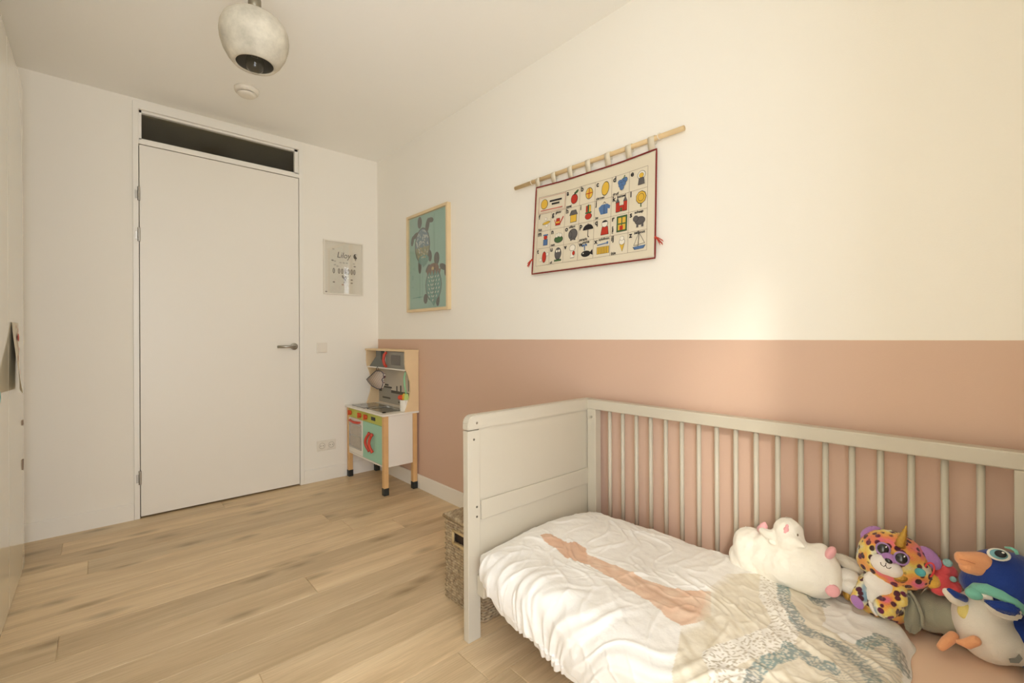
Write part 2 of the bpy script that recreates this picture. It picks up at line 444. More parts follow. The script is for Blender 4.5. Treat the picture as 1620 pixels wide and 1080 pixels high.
# child's drawing curling off the wardrobe door
def drawing():
    r = thing('paper_drawing', 'curled paper sheet with red crayon marks taped to the wardrobe door', 'drawing', (WA, 2.9, 1.185))
    NA, NB = 20, 24
    def S(a, b, lift=0.0):          # a 0..1 from near edge to far edge, b 0..1 top to bottom
        ya = 2.86 - 0.10 * b; y = ya + (3.055 - ya) * a; z = 1.187 - 0.297 * b
        out = 0.003 + (max(b, 0.0) ** 1.3) * (0.036 * max(1 - a, 0.0) ** 1.2 + 0.004)
        return Vector((WA + out + lift, y, z))
    bm = bmesh.new(); g = [[bm.verts.new(S(i / NA, j / NB)) for i in range(NA + 1)] for j in range(NB + 1)]
    for j in range(NB):
        for i in range(NA): bm.faces.new((g[j][i], g[j][i + 1], g[j + 1][i + 1], g[j + 1][i]))
    o = obj('sheet', bm, mat('drawing_paper', (226, 218, 200), 0.8), r, True)
    red = mat('red_crayon', (188, 70, 48), 0.8); org = mat('orange_crayon', (205, 122, 66), 0.8)
    it = []
    rr = random.Random(3)
    for q in range(22):
        a, b = rr.uniform(0.45, 0.95), rr.uniform(0.03, 0.8)
        it.append((stroke((a, b), (a + rr.uniform(-.06, .06), b + rr.uniform(.03, .08)), 0.045), red if rr.random() < .7 else org))
    it.append((E2(0.7, 0.22, 0.16, 0.06), red))
    flat('crayon_marks', it, lambda a, b, l: S(a, b, l), r, 0.0025, 0.0001)['kind'] = 'stuff'
drawing()
TEAL = mat('teal_sticker', (70, 150, 160), 0.5)
b = lathe([(0.022, 0), (0.022, 0.0012), (0, 0.0012)], (WA, 2.555, 0.897), 16, axis=(1, 0, 0))
tag(obj('sticker', b, TEAL, None), 'round teal sticker on the glossy wardrobe door', 'sticker')
for z, h in ((0.714, 0.012), (0.513, 0.024)):
    b = box(WA - 0.0005, WA + 0.004, 3.195, 3.225, z - h, z + h, 0.001)
    tag(obj('sticker_scrap', b, mat('torn_sticker', (150, 130, 112), 0.8), None), 'torn brown scrap of sticker near the wardrobe end, %s' % ('upper' if h < 0.02 else 'lower and longer'), 'sticker')

# ------------------------------------------------------------------ ceiling lamp and smoke detector
def concrete():
    m, nt, b, N, L = nt_of('pale_concrete')
    tc = N.new('ShaderNodeTexCoord'); n = N.new('ShaderNodeTexNoise'); n.inputs['Scale'].default_value = 11; n.inputs['Detail'].default_value = 6
    n.inputs['Roughness'].default_value = 0.65
    L.new(tc.outputs['Object'], n.inputs['Vector'])
    cr = N.new('ShaderNodeValToRGB'); cr.color_ramp.elements[0].position = 0.32; cr.color_ramp.elements[0].color = lin((172, 165, 148))
    cr.color_ramp.elements[1].position = 0.68; cr.color_ramp.elements[1].color = lin((214, 206, 187))
    L.new(n.outputs['Fac'], cr.inputs[0]); L.new(cr.outputs[0], b.inputs['Base Color']); b.inputs['Roughness'].default_value = 0.85
    bp = N.new('ShaderNodeBump'); bp.inputs['Strength'].default_value = 0.1; L.new(n.outputs['Fac'], bp.inputs['Height']); L.new(bp.outputs[0], b.inputs['Normal'])
    return m
LX, LY, LZ = 0.43, 1.9, 2.135
t = thing('pendant_lamp', 'pale concrete bell-shaped pendant lamp hanging from the ceiling', 'lamp', (LX, LY, HC))
prof = [(0.056, 0.004), (0.060, 0.0), (0.066, 0.001), (0.080, 0.022), (0.094, 0.055), (0.102, 0.09), (0.1045, 0.12), (0.102, 0.15), (0.093, 0.178),
        (0.076, 0.198), (0.052, 0.211), (0.030, 0.220), (0.024, 0.228), (0.022, 0.24), (0.0, 0.24)]
prof = [(a * 1.10, b * .86 - .008) for a, b in prof]
obj('shade', lathe(prof, (LX, LY, LZ), 56), concrete(), t, True)
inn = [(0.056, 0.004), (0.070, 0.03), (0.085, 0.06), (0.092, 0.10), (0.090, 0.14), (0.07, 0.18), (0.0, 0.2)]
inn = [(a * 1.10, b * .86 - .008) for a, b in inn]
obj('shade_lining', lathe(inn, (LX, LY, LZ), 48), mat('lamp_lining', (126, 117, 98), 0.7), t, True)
obj('cord_grip', lathe([(0.0, 0.0), (0.022, 0), (0.022, 0.045), (0.012, 0.055), (0, 0.055)], (LX, LY, LZ + 0.19), 24), mat('grey_metal_cap', (140, 132, 112), 0.4, metal=0.6), t, True)
obj('cord', tube([(LX, LY, LZ + 0.24), (LX, LY, HC - 0.02)], 0.0035, 8), mat('cord_grey', (90, 84, 74), 0.7), t)
obj('ceiling_rose', lathe([(0.0, -0.03), (0.02, -0.03), (0.05, -0.006), (0.05, 0.0), (0, 0)], (LX, LY, HC), 28), PLAS, t, True)
bu = obj('bulb', lathe([(0, -0.012), (0.014, -0.009), (0.026, 0.002), (0.031, 0.018), (0.030, 0.032), (0.022, 0.055), (0.014, 0.075), (0.013, 0.09), (0, 0.09)], (LX, LY, LZ - .026), 28), pane_mat('bulb_glass', 1.5, (0.96, 0.95, 0.92)), t, True)
obj('socket', lathe([(0.0, 0.075), (0.016, 0.075), (0.018, 0.13), (0, 0.13)], (LX, LY, LZ), 20), mat('lamp_socket', (200, 192, 172), 0.5), t, True)
obj('filament', tube([(LX - 0.008, LY, LZ + 0.07), (LX - 0.01, LY, LZ + 0.02), (LX + 0.01, LY, LZ + 0.02), (LX + 0.008, LY, LZ + 0.07)], 0.0008, 6), STEEL, bu)

SX, SY = 0.655, 3.09
t = thing('smoke_detector', 'round white smoke detector on the ceiling before the door', 'smoke detector', (SX, SY, HC))
obj('base', lathe([(0, 0), (0.066, 0), (0.066, -0.008), (0.062, -0.022), (0.050, -0.026), (0.046, -0.026), (0, -0.024)], (SX, SY, HC), 44), PLAS, t, True)
obj('slot', lathe([(0, -0.024), (0.045, -0.024), (0.045, -0.030), (0, -0.030)], (SX, SY, HC), 40), GAP, t)
obj('cap', lathe([(0.049, -0.029), (0.049, -0.034), (0.044, -0.040), (0.03, -0.043), (0, -0.044)], (SX, SY, HC), 44), PLAS, t, True)

# ------------------------------------------------------------------ pictures on the walls
BIRCH = mat('pale_birch', (228, 205, 162), 0.45, var=0.08, vscale=14)
def turtle_poster():
    Y0, Y1, Z0, Z1 = 2.563, 3.114, 1.300, 2.020
    r = thing('turtle_poster', 'framed teal print of two sea turtles in a pale wooden frame', 'picture', (W, (Y0 + Y1) / 2, Z0))
    w, d = 0.020, 0.030
    obj('frame_side', box(W - d, W, Y0, Y0 + w, Z0, Z1, 0.0015), BIRCH, r); obj('frame_side', box(W - d, W, Y1 - w, Y1, Z0, Z1, 0.0015), BIRCH, r)
    obj('frame_rail', box(W - d, W, Y0 + w, Y1 - w, Z0, Z0 + w, 0.0015), BIRCH, r); obj('frame_rail', box(W - d, W, Y0 + w, Y1 - w, Z1 - w, Z1, 0.0015), BIRCH, r)
    sh = obj('print_sheet', box(W - 0.012, W - 0.002, Y0 + w, Y1 - w, Z0 + w, Z1 - w), mat('teal_paper', (146, 188, 172), 0.7, var=0.05, vscale=6), r)
    M = lambda a, b, l: Vector((W - 0.012 - l, Y1 - (Y1 - Y0) * a, Z0 + (Z1 - Z0) * b))
    dk = mat('turtle_charcoal', (66, 70, 62), 0.7); sl = mat('turtle_slate', (100, 132, 146), 0.7); ol = mat('turtle_olive', (132, 140, 104), 0.7)
    tl = mat('turtle_teal', (92, 148, 136), 0.7); pale = mat('turtle_pale', (205, 212, 200), 0.7); br = mat('turtle_brown', (112, 82, 62), 0.7)
    gd = mat('turtle_gold', (200, 176, 120), 0.7)
    rr = random.Random(8)
    it = [(stroke((.37, .62), (.37, .15), .006), tl), (stroke((.10, .145), (.37, .15), .008), tl), (stroke((.64, .55), (.64, .95), .004), tl)]
    up = it
    up += [(E2(.305, .905, .055, .06), dk), (E2(.50, .855, .045, .075, rot=-.5), dk), (E2(.585, .895, .06, .026, rot=-.15), dk),
           (E2(.20, .785, .075, .028, rot=.2), dk), (E2(.115, .74, .035, .055, rot=-.5), dk),
           (E2(.305, .47, .045, .085), dk), (E2(.555, .545, .045, .06, rot=.3), dk),
           (E2(.37, .665, .190, .182), dk), (E2(.37, .665, .172, .170), sl),
           (E2(.37, .665, .172, .170, 14, 0, math.pi * 1.03, math.pi * 1.97), ol),
           (E2(.40, .52, .13, .05), tl), ([(.30, .50), (.50, .50), (.46, .46), (.42, .47), (.40, .44), (.37, .47)], tl)]
    for k in range(70):
        an, q = rr.uniform(0, 6.28), rr.uniform(0, 1) ** .5
        a, b = .37 + .155 * q * math.cos(an), .67 + .15 * q * math.sin(an)
        s2 = rr.uniform(.008, .018)
        up.append((stroke((a, b), (a + s2 * rr.choice((-1, 1)), b + s2), .014), pale if b > .66 else (gd if rr.random() < .6 else pale)))
    flat('turtle_print', up, M, sh, 0.0004, 0.00003)
    lo = [(E2(.715, .505, .062, .062), dk), (E2(.50, .425, .06, .022, rot=.6), dk), (E2(.86, .41, .085, .03, rot=-.25), dk), (E2(.915, .365, .03, .045), dk),
          (E2(.445, .125, .05, .05, rot=-.2), dk), (E2(.735, .105, .045, .065, rot=-.1), dk),
          (E2(.635, .415, .13, .05), br), (E2(.635, .25, .192, .165), dk), (E2(.635, .25, .178, .155), tl),
          ([(.55, .11), (.72, .11), (.64, .045)], tl), (E2(.62, .41, .03, .022), gd),
          (stroke((.635, .38), (.635, .09), .006), dk)]
    for k in range(5):
        a = .50 + .07 * k; lo.append(([(a - .035, .40), (a + .035, .40), (a, .345)], br))
    for j in range(7):
        for k in range(5):
            a = .51 + .062 * k + (.02 if j % 2 else 0); b = .34 - .038 * j
            if ((a - .635) / .165) ** 2 + ((b - .25) / .14) ** 2 < 1:
                lo.append((stroke((a, b), (a + .022 * (1 if k < 2 else -1), b - .016), .014), pale))
    flat('turtle_print', lo, M, sh, 0.0004, 0.00003)
    obj('glass', box(W - 0.0235, W - 0.0215, Y0 + w, Y1 - w, Z0 + w, Z1 - w), PANE, r)
turtle_poster()

def name_print():
    X0, X1, Z0, Z1 = 1.299, 1.621, 1.457, 1.886
    r = thing('name_print', 'small white-framed birth print with a handwritten name and moon beside the door', 'picture', ((X0 + X1) / 2, D, Z0))
    w, d = 0.010, 0.018
    fr = mat('white_frame', (236, 230, 216), 0.4)
    obj('frame_side', box(X0, X0 + w, D - d, D, Z0, Z1, 0.001), fr, r); obj('frame_side', box(X1 - w, X1, D - d, D, Z0, Z1, 0.001), fr, r)
    obj('frame_rail', box(X0 + w, X1 - w, D - d, D, Z0, Z0 + w, 0.001), fr, r); obj('frame_rail', box(X0 + w, X1 - w, D - d, D, Z1 - w, Z1, 0.001), fr, r)
    sh = obj('print_sheet', box(X0 + w, X1 - w, D - 0.008, D - 0.002, Z0 + w, Z1 - w), mat('print_paper', (232, 225, 208), 0.7), r)
    M = lambda a, b, l: Vector((X0 + (X1 - X0) * a, D - 0.008 - l, Z0 + (Z1 - Z0) * b))
    ink = mat('print_ink', (66, 58, 46), 0.7); gry = mat('print_grey', (146, 134, 118), 0.7); lg = mat('print_light_grey', (196, 188, 172), 0.7); pk = mat('print_pink', (196, 150, 132), 0.7)
    ka, kb = 1 / (X1 - X0), 1 / (Z1 - Z0)
    me = lettering('name_lettering', [('Liloy', .325, .69, 0.058, ka, kb * 1.15, 0.0)], lambda a, b, l: M(a + (b - .69) * .25, b, l), ink, sh, 0.0005, -0.004)
    moon = E2(.80, .74, .05, .05, 16, 0, math.radians(50), math.radians(300)) + E2(.825, .745, .034, .040, 12, 0, math.radians(300), math.radians(50))[0:]
    it = [(moon, ink), (E2(.80, .675, .018, .014), gry)]
    rr = random.Random(2)
    for a, b, q in ((.22, .63, gry), (.28, .62, lg), (.42, .6, lg), (.5, .6, lg), (.58, .6, lg), (.76, .6, lg), (.78, .55, gry), (.28, .55, lg), (.34, .53, lg), (.25, .23, gry), (.47, .19, pk), (.52, .23, gry), (.70, .29, gry), (.70, .23, gry), (.06, .045, gry), (.24, .84, lg)):
        it.append((E2(a, b, .03, .012), q))
    for a in (.25, .38, .46, .54, .62, .70, .77):       # the row of grey beads
        it.append((E2(a, .44, .030, .052), gry)); it.append((E2(a, .44, .016, .034), lg))
    for a, b in ((.47, .34), (.51, .31), (.55, .33), (.53, .28)): it.append((E2(a, b, .02, .03, rot=.4), gry))
    flat('small_drawings', it, M, sh, 0.0004, 0.00003)['kind'] = 'stuff'
    obj('glass', box(X0 + w, X1 - w, D - 0.0135, D - 0.0115, Z0 + w, Z1 - w), PANE, r)
name_print()

# ------------------------------------------------------------------ alphabet wall hanging
def hanging():
    r = thing('wall_hanging', 'cream alphabet wall hanging with red piping and tassels on a wooden rod', 'wall hanging', (W, 1.4, 1.945))
    TL, TR, BR, BL = (1.729, 1.908), (1.019, 1.897), (1.030, 1.443), (1.768, 1.452)
    def M(a, b, l=0.0):
        top = (TL[0] + (TR[0] - TL[0]) * a, TL[1] + (TR[1] - TL[1]) * a - .008 * math.sin(math.pi * a))
        bot = (BL[0] + (BR[0] - BL[0]) * a, BL[1] + (BR[1] - BL[1]) * a)
        y = bot[0] + (top[0] - bot[0]) * b; z = bot[1] + (top[1] - bot[1]) * b
        wv = 0.0016 * math.sin(a * 13 + 1.5 * b) * (0.35 + b)
        return Vector((W - 0.018 - wv - l, y, z))
    cl = mat('cream_cotton', (226, 216, 192), 0.9, bump=0.3, bscale=900, var=0.03)
    red = mat('red_piping', (128, 36, 30), 0.8)
    obj('rod', tube([(W - 0.018, 1.899, 1.947), (W - 0.018, 0.898, 1.945)], 0.0105, 12), mat('rod_wood', (222, 194, 146), 0.55, var=0.1, vscale=20), r, True)
    bm = bmesh.new(); NA, NB = 60, 36
    g = [[bm.verts.new(M(i / NA, j / NB)) for i in range(NA + 1)] for j in range(NB + 1)]
    for j in range(NB):
        for i in range(NA): bm.faces.new((g[j][i], g[j][i + 1], g[j + 1][i + 1], g[j + 1][i]))
    c = obj('cloth', bm, cl, r, True)
    sd = c.modifiers.new('thick', 'SOLIDIFY'); sd.thickness = 0.0012; sd.offset = -1
    n = 24
    per = [M(i / n, 1, .001) for i in range(n)] + [M(1, 1 - i / n, .001) for i in range(n)] + [M(1 - i / n, 0, .001) for i in range(n)] + [M(0, i / n, .001) for i in range(n)]
    obj('piping', tube(per, 0.0036, 8, closed=True), red, r, True)
    for k in range(7):
        a0, a1 = 0.0 + k * 0.158, 0.0 + k * 0.158 + 0.042
        p0, p1 = M(a0, .995), M(a1, .995); zr = 1.9465
        bm = bmesh.new(); prof = []
        prof = [(0.0, None), (0.0, zr - .004)] + [(0.0125 * math.cos(t), zr + 0.0125 * math.sin(t)) for t in [math.pi * q / 6 for q in range(7)]] + [(-.0125, zr - .02)]
        rows_ = []
        for x, z in prof:
            xx = W - 0.018 - (x if z is not None else 0.0)
            if z is None: rows_.append((bm.verts.new(p0), bm.verts.new(p1)))
            elif x == 0.0: rows_.append((bm.verts.new((W - 0.0305, p0.y, z)), bm.verts.new((W - 0.0305, p1.y, z))))
            else: rows_.append((bm.verts.new((xx, p0.y, z)), bm.verts.new((xx, p1.y, z))))
        for A, B in zip(rows_, rows_[1:]): bm.faces.new((A[0], A[1], B[1], B[0]))
        o = obj('tab', bm, cl, r, True); s2 = o.modifiers.new('t', 'SOLIDIFY'); s2.thickness = 0.0014
    tr = mat('tassel_red', (196, 70, 52), 0.9)
    for p, dy in ((M(0, .16), .028), (M(1, .18), -.03)):
        bm = bmesh.new(); rr = random.Random(5)
        for k in range(16):
            q = Vector((p.x - .004 + rr.uniform(-.008, .004), p.y + dy * rr.uniform(.7, 1.3), p.z - rr.uniform(.012, .034)))
            tube([p + Vector((-.003, 0, .004)), p.lerp(q, .4) + Vector((-.003, 0, .007)), q], .0012, 5, bm=bm)
        ell(p + Vector((-.004, dy * .1, .003)), (.006, .006, .006), bm=bm, sub=2)
        obj('tassel', bm, tr, r)
    for y in (1.752, 0.997):
        obj('cord_loop', tube([(W - .018 + .013 * math.cos(t), y + .012 * math.sin(t * .5), 1.9465 + .013 * math.sin(t)) for t in [2 * math.pi * q / 14 for q in range(14)]], .0018, 6, closed=True), mat('white_string', (230, 222, 205), 0.9), r)
    # --- printed grid of cells: seven columns, four rows, the first cell two columns wide
    A0, A1, B0, B1 = 0.035, 0.945, 0.085, 0.875
    cw, ch = (A1 - A0) / 7, (B1 - B0) / 4
    ln = mat('print_line', (150, 132, 112), 0.9); K = mat('print_black', (38, 34, 34), 0.9)
    R_ = mat('print_red', (186, 52, 34), 0.9); Yl = mat('print_yellow', (222, 180, 66), 0.9); Bl = mat('print_blue', (84, 116, 160), 0.9)
    Gn = mat('print_green', (70, 104, 62), 0.9); Gy = mat('print_dark_grey', (96, 92, 90), 0.9); Wt = mat('print_white', (236, 230, 214), 0.9); pkb = mat('print_pink_line', (202, 120, 104), 0.9)
    lines = []
    def vline(a, b0, b1, m=ln, w=.0022):
        for q in range(4):
            c0, c1 = b0 + (b1 - b0) * q / 4, b0 + (b1 - b0) * (q + 1) / 4
            lines.append(([(a - w / 2, c0), (a + w / 2, c0), (a + w / 2, c1), (a - w / 2, c1)], m))
    def hline(b, a0, a1, m=ln, w=.003):
        N_ = max(2, int((a1 - a0) / .05))
        for q in range(N_):
            c0, c1 = a0 + (a1 - a0) * q / N_, a0 + (a1 - a0) * (q + 1) / N_
            lines.append(([(c0, b - w / 2), (c1, b - w / 2), (c1, b + w / 2), (c0, b + w / 2)], m))
    for k in range(8):
        vline(A0 + cw * k, B0, B1 - (ch if k == 1 else 0))
    for j in range(5): hline(B0 + ch * j, A0, A1)
    vline(A0 + .006, B1 - ch + .012, B1 - .012, pkb); vline(A0 + 2 * cw - .006, B1 - ch + .012, B1 - .012, pkb)
    hline(B1 - .012, A0 + .006, A0 + 2 * cw - .006, pkb); hline(B1 - ch + .012, A0 + .006, A0 + 2 * cw - .006, pkb)
    flat('grid_lines', lines, M, c, 0.0012, 0.000002)
    # plain little pictures, unit cell coordinates
    def O(poly, m, k=1.10):
        cx = sum(p[0] for p in poly) / len(poly); cy = sum(p[1] for p in poly) / len(poly)
        return [([(cx + (x - cx) * k, cy + (y - cy) * k) for x, y in poly], K), (poly, m)]
    RC = lambda x0, y0, x1, y1: [(x0, y0), (x1, y0), (x1, y1), (x0, y1)]
    PIC = {
        'a': O(E2(.55, .42, .26, .27), R_) + O(E2(.72, .80, .18, .07, rot=.5), Gn) + [(stroke((.55, .62), (.58, .8), .05), K)],
        'b': O(E2(.56, .50, .26, .30), Yl) + [(stroke((.32, .5), (.80, .5), .05), R_), (stroke((.56, .22), (.56, .78), .05), R_)],
        'c': O(E2(.55, .52, .24, .36, rot=-.15), Yl),
        'd': sum([O(E2(x, y, .13, .13, 12), Bl) for x, y in ((.36, .62), (.58, .66), (.74, .68), (.42, .46), (.64, .5), (.52, .3))], []) + [(stroke((.62, .75), (.72, .92), .06), Gn)],
        'e': O(E2(.6, .66, .24, .2), Wt) + O(E2(.6, .64, .14, .12), Yl) + O([(.4, .18), (.8, .18), (.74, .5), (.46, .5)], Gy),
        'f': O(E2(.6, .42, .32, .08, rot=.15), Yl) + O(E2(.55, .66, .1, .09), Wt) + O(E2(.66, .24, .12, .08), Wt),
        'g': O([(.22, .15), (.62, .15), (.56, .55), (.3, .55)], R_) + [(stroke((.6, .22), (.88, .62), .08), R_), (RC(.25, .27, .59, .36), Yl), (stroke((.24, .25), (.14, .5), .05), R_)],
        'h': O(RC(.3, .14, .78, .56), Yl) + O([(.22, .56), (.86, .56), (.72, .82), (.36, .82)], Gy),
        'i': O(E2(.55, .26, .24, .17), R_) + O(RC(.36, .46, .48, .86), R_) + O(RC(.5, .46, .6, .9), Gn) + O(RC(.62, .46, .74, .86), Yl) + [(RC(.32, .42, .80, .5), Gn)],
        'j': [(q_, Bl) for q_ in [[(.28, .18), (.76, .18), (.76, .46), (.9, .42), (.94, .58), (.72, .72), (.34, .72), (.12, .58), (.16, .42), (.28, .46)]]] + [(stroke((.52, .2), (.52, .7), .025), K), (stroke((.42, .76), (.52, .86), .03), K), (stroke((.62, .76), (.52, .86), .03), K)],
        'k': O(RC(.14, .12, .36, .62), R_) + O(RC(.66, .12, .88, .62), R_) + O(RC(.36, .12, .66, .42), R_) + O([(.12, .62), (.38, .62), (.25, .88)], Gy) + O([(.64, .62), (.9, .62), (.77, .88)], Gy) + [(RC(.45, .12, .57, .30), Gn)],
        'l': [(E2(.6, .58, .34, .34, 9), K), (E2(.6, .58, .31, .31, 9), Yl), (E2(.6, .58, .2, .2), K), (E2(.6, .58, .18, .18), Yl), (stroke((.6, .25), (.6, .08), .07), Gn)],
        'm': O(RC(.42, .12, .78, .46), Bl) + O(E2(.6, .6, .15, .13), R_) + O(RC(.42, .70, .80, .78), Bl),
        'n': O(E2(.55, .34, .34, .20), Gn) + O(E2(.4, .58, .12, .11), Wt) + O(E2(.56, .62, .12, .11), Wt) + O(E2(.72, .57, .12, .11), Wt),
        'o': O(E2(.55, .48, .34, .30), Gy) + O(E2(.34, .46, .14, .19), Gy) + O(RC(.36, .12, .48, .3), Gy) + O(RC(.66, .12, .78, .3), Gy),
        'p': [(E2(.56, .56, .40, .32, 16, 0, 0, math.pi), K), (stroke((.56, .6), (.56, .18), .05), K), (stroke((.56, .18), (.66, .14), .05), K), (stroke((.56, .86), (.56, .94), .04), K)],
        'q': O([(.34, .10), (.86, .10), (.80, .52), (.42, .52)], R_) + O(E2(.6, .7, .2, .18), Wt) + [(E2(.6, .78, .2, .1, 12, 0, 0, math.pi), K)],
        'r': O(RC(.24, .10, .9, .92), Gn, 1.05) + [(RC(.33, .54, .54, .84), Yl), (RC(.61, .54, .82, .84), Yl), (RC(.33, .17, .54, .47), Yl), (RC(.61, .17, .82, .47), Yl), (RC(.44, .17, .66, .40), R_)],
        's': O(E2(.55, .46, .30, .2), Gy) + O(E2(.28, .6, .16, .15), Gy) + O(RC(.34, .14, .46, .34), Gy) + O(RC(.66, .14, .78, .34), Gy),
        't': O(E2(.55, .45, .17, .32), R_) + O(E2(.84, .6, .12, .1), Wt) + O(E2(.24, .3, .12, .1), Wt),
        'u': O(E2(.56, .54, .26, .34), Gy) + [(E2(.46, .7, .08, .08), Wt), (E2(.66, .7, .08, .08), Wt)] + O(RC(.3, .08, .84, .18), Gn),
        'v': O(E2(.56, .74, .22, .18), Wt) + O([(.42, .16), (.72, .16), (.66, .56), (.48, .56)], Wt) + O(E2(.68, .42, .1, .12), R_),
        'w': [(E2(.45, .26, .36, .18), K), ([(.7, .26), (.95, .48), (.98, .14)], K), (E2(.26, .3, .04, .04), Wt), (stroke((.36, .46), (.34, .78), .07), Bl), (E2(.24, .76, .1, .06, rot=.5), Bl), (E2(.46, .78, .1, .06, rot=-.5), Bl)],
        'x': O(RC(.1, .12, .92, .50), Yl, 1.06) + [(RC(.1 + .117 * q - .012, .12, .1 + .117 * q + .012, .50), K) for q in range(1, 7)] + [(stroke((.12, .62), (.8, .68), .06), Bl), (E2(.84, .69, .07, .08), Bl)],
        'ij': O([(.46, .5), (.78, .5), (.64, .08)], Yl) + O(E2(.62, .60, .17, .16), Wt) + O(E2(.62, .78, .12, .11), Wt),
        'z': O([(.16, .2), (.9, .24), (.78, .08), (.26, .06)], Bl) + [(stroke((.46, .2), (.52, .92), .04), K), (stroke((.52, .92), (.88, .34), .022), K), (stroke((.88, .34), (.5, .3), .022), K), (stroke((.5, .9), (.2, .28), .022), K), (stroke((.2, .28), (.46, .28), .022), K)],
    }
    rowsL = [['', '', 'a', 'b', 'c', 'd', 'e'], ['f', 'g', 'h', 'i', 'j', 'k', 'l'], ['m', 'n', 'o', 'p', 'q', 'r', 's'], ['t', 'u', 'v', 'w', 'x', 'ij', 'z']]
    words = {'a': 'appel', 'c': 'citroen', 'd': 'druif', 'g': 'gieter', 'j': 'jas', 'k': 'kasteel', 'n': 'nest', 'o': 'olifant', 'p': 'paraplu', 'r': 'raam', 's': 'schaap', 'w': 'walvis', 'x': 'xylofoon', 'ij': 'ijsje', 'z': 'zeilboot', 'f': 'fluit', 'u': 'uil'}
    up_ = {'g', 'k', 'o', 's', 'w', 'x', 'z'}
    txt = []
    ka, kb = 1 / 0.72, 1 / 0.45
    for j, row in enumerate(rowsL):
        for i, L_ in enumerate(row):
            if not L_: continue
            a0, b0 = A0 + cw * i, B1 - ch * (j + 1)
            sx = .84
            it = [([(a0 + cw * (.16 + x * sx), b0 + ch * (.05 + y * .93)) for x, y in poly], m) for poly, m in PIC[L_]]
            flat('printed_picture', it, M, c, 0.0013, 0.00025)
            txt.append((L_, a0 + cw * .07, b0 + ch * .73, .034, ka, kb, 0))
            if L_ in words:
                if L_ in up_: txt.append((words[L_], a0 + cw * .33, b0 + ch * .86, 0.0165, ka, kb, 0))
                elif L_ == 'r': txt.append((words[L_], a0 + cw * .17, b0 + ch * .1, 0.0165, ka, kb, math.pi / 2))
                else: txt.append((words[L_], a0 + cw * .08, b0 + ch * .04, 0.0165, ka, kb, 0))
    # first, double cell: a plain yellow sun-like shape with coloured bars
    a0, b0 = A0, B1 - ch
    it = [([(a0 + cw * 2 * x, b0 + ch * y) for x, y in poly], m) for poly, m in O(E2(.22, .55, .12, .26), Yl) + [(RC(.42, .60, .86, .70), K), (RC(.5, .42, .78, .52), K), (RC(.1, .16, .9, .22), pkb)]]
    flat('printed_picture', it, M, c, 0.0013, 0.00025)
    for w_ in txt: lettering('printed_letter' if len(w_[0]) < 3 else 'printed_word', [w_], M, K, c, 0.0022)
hanging()

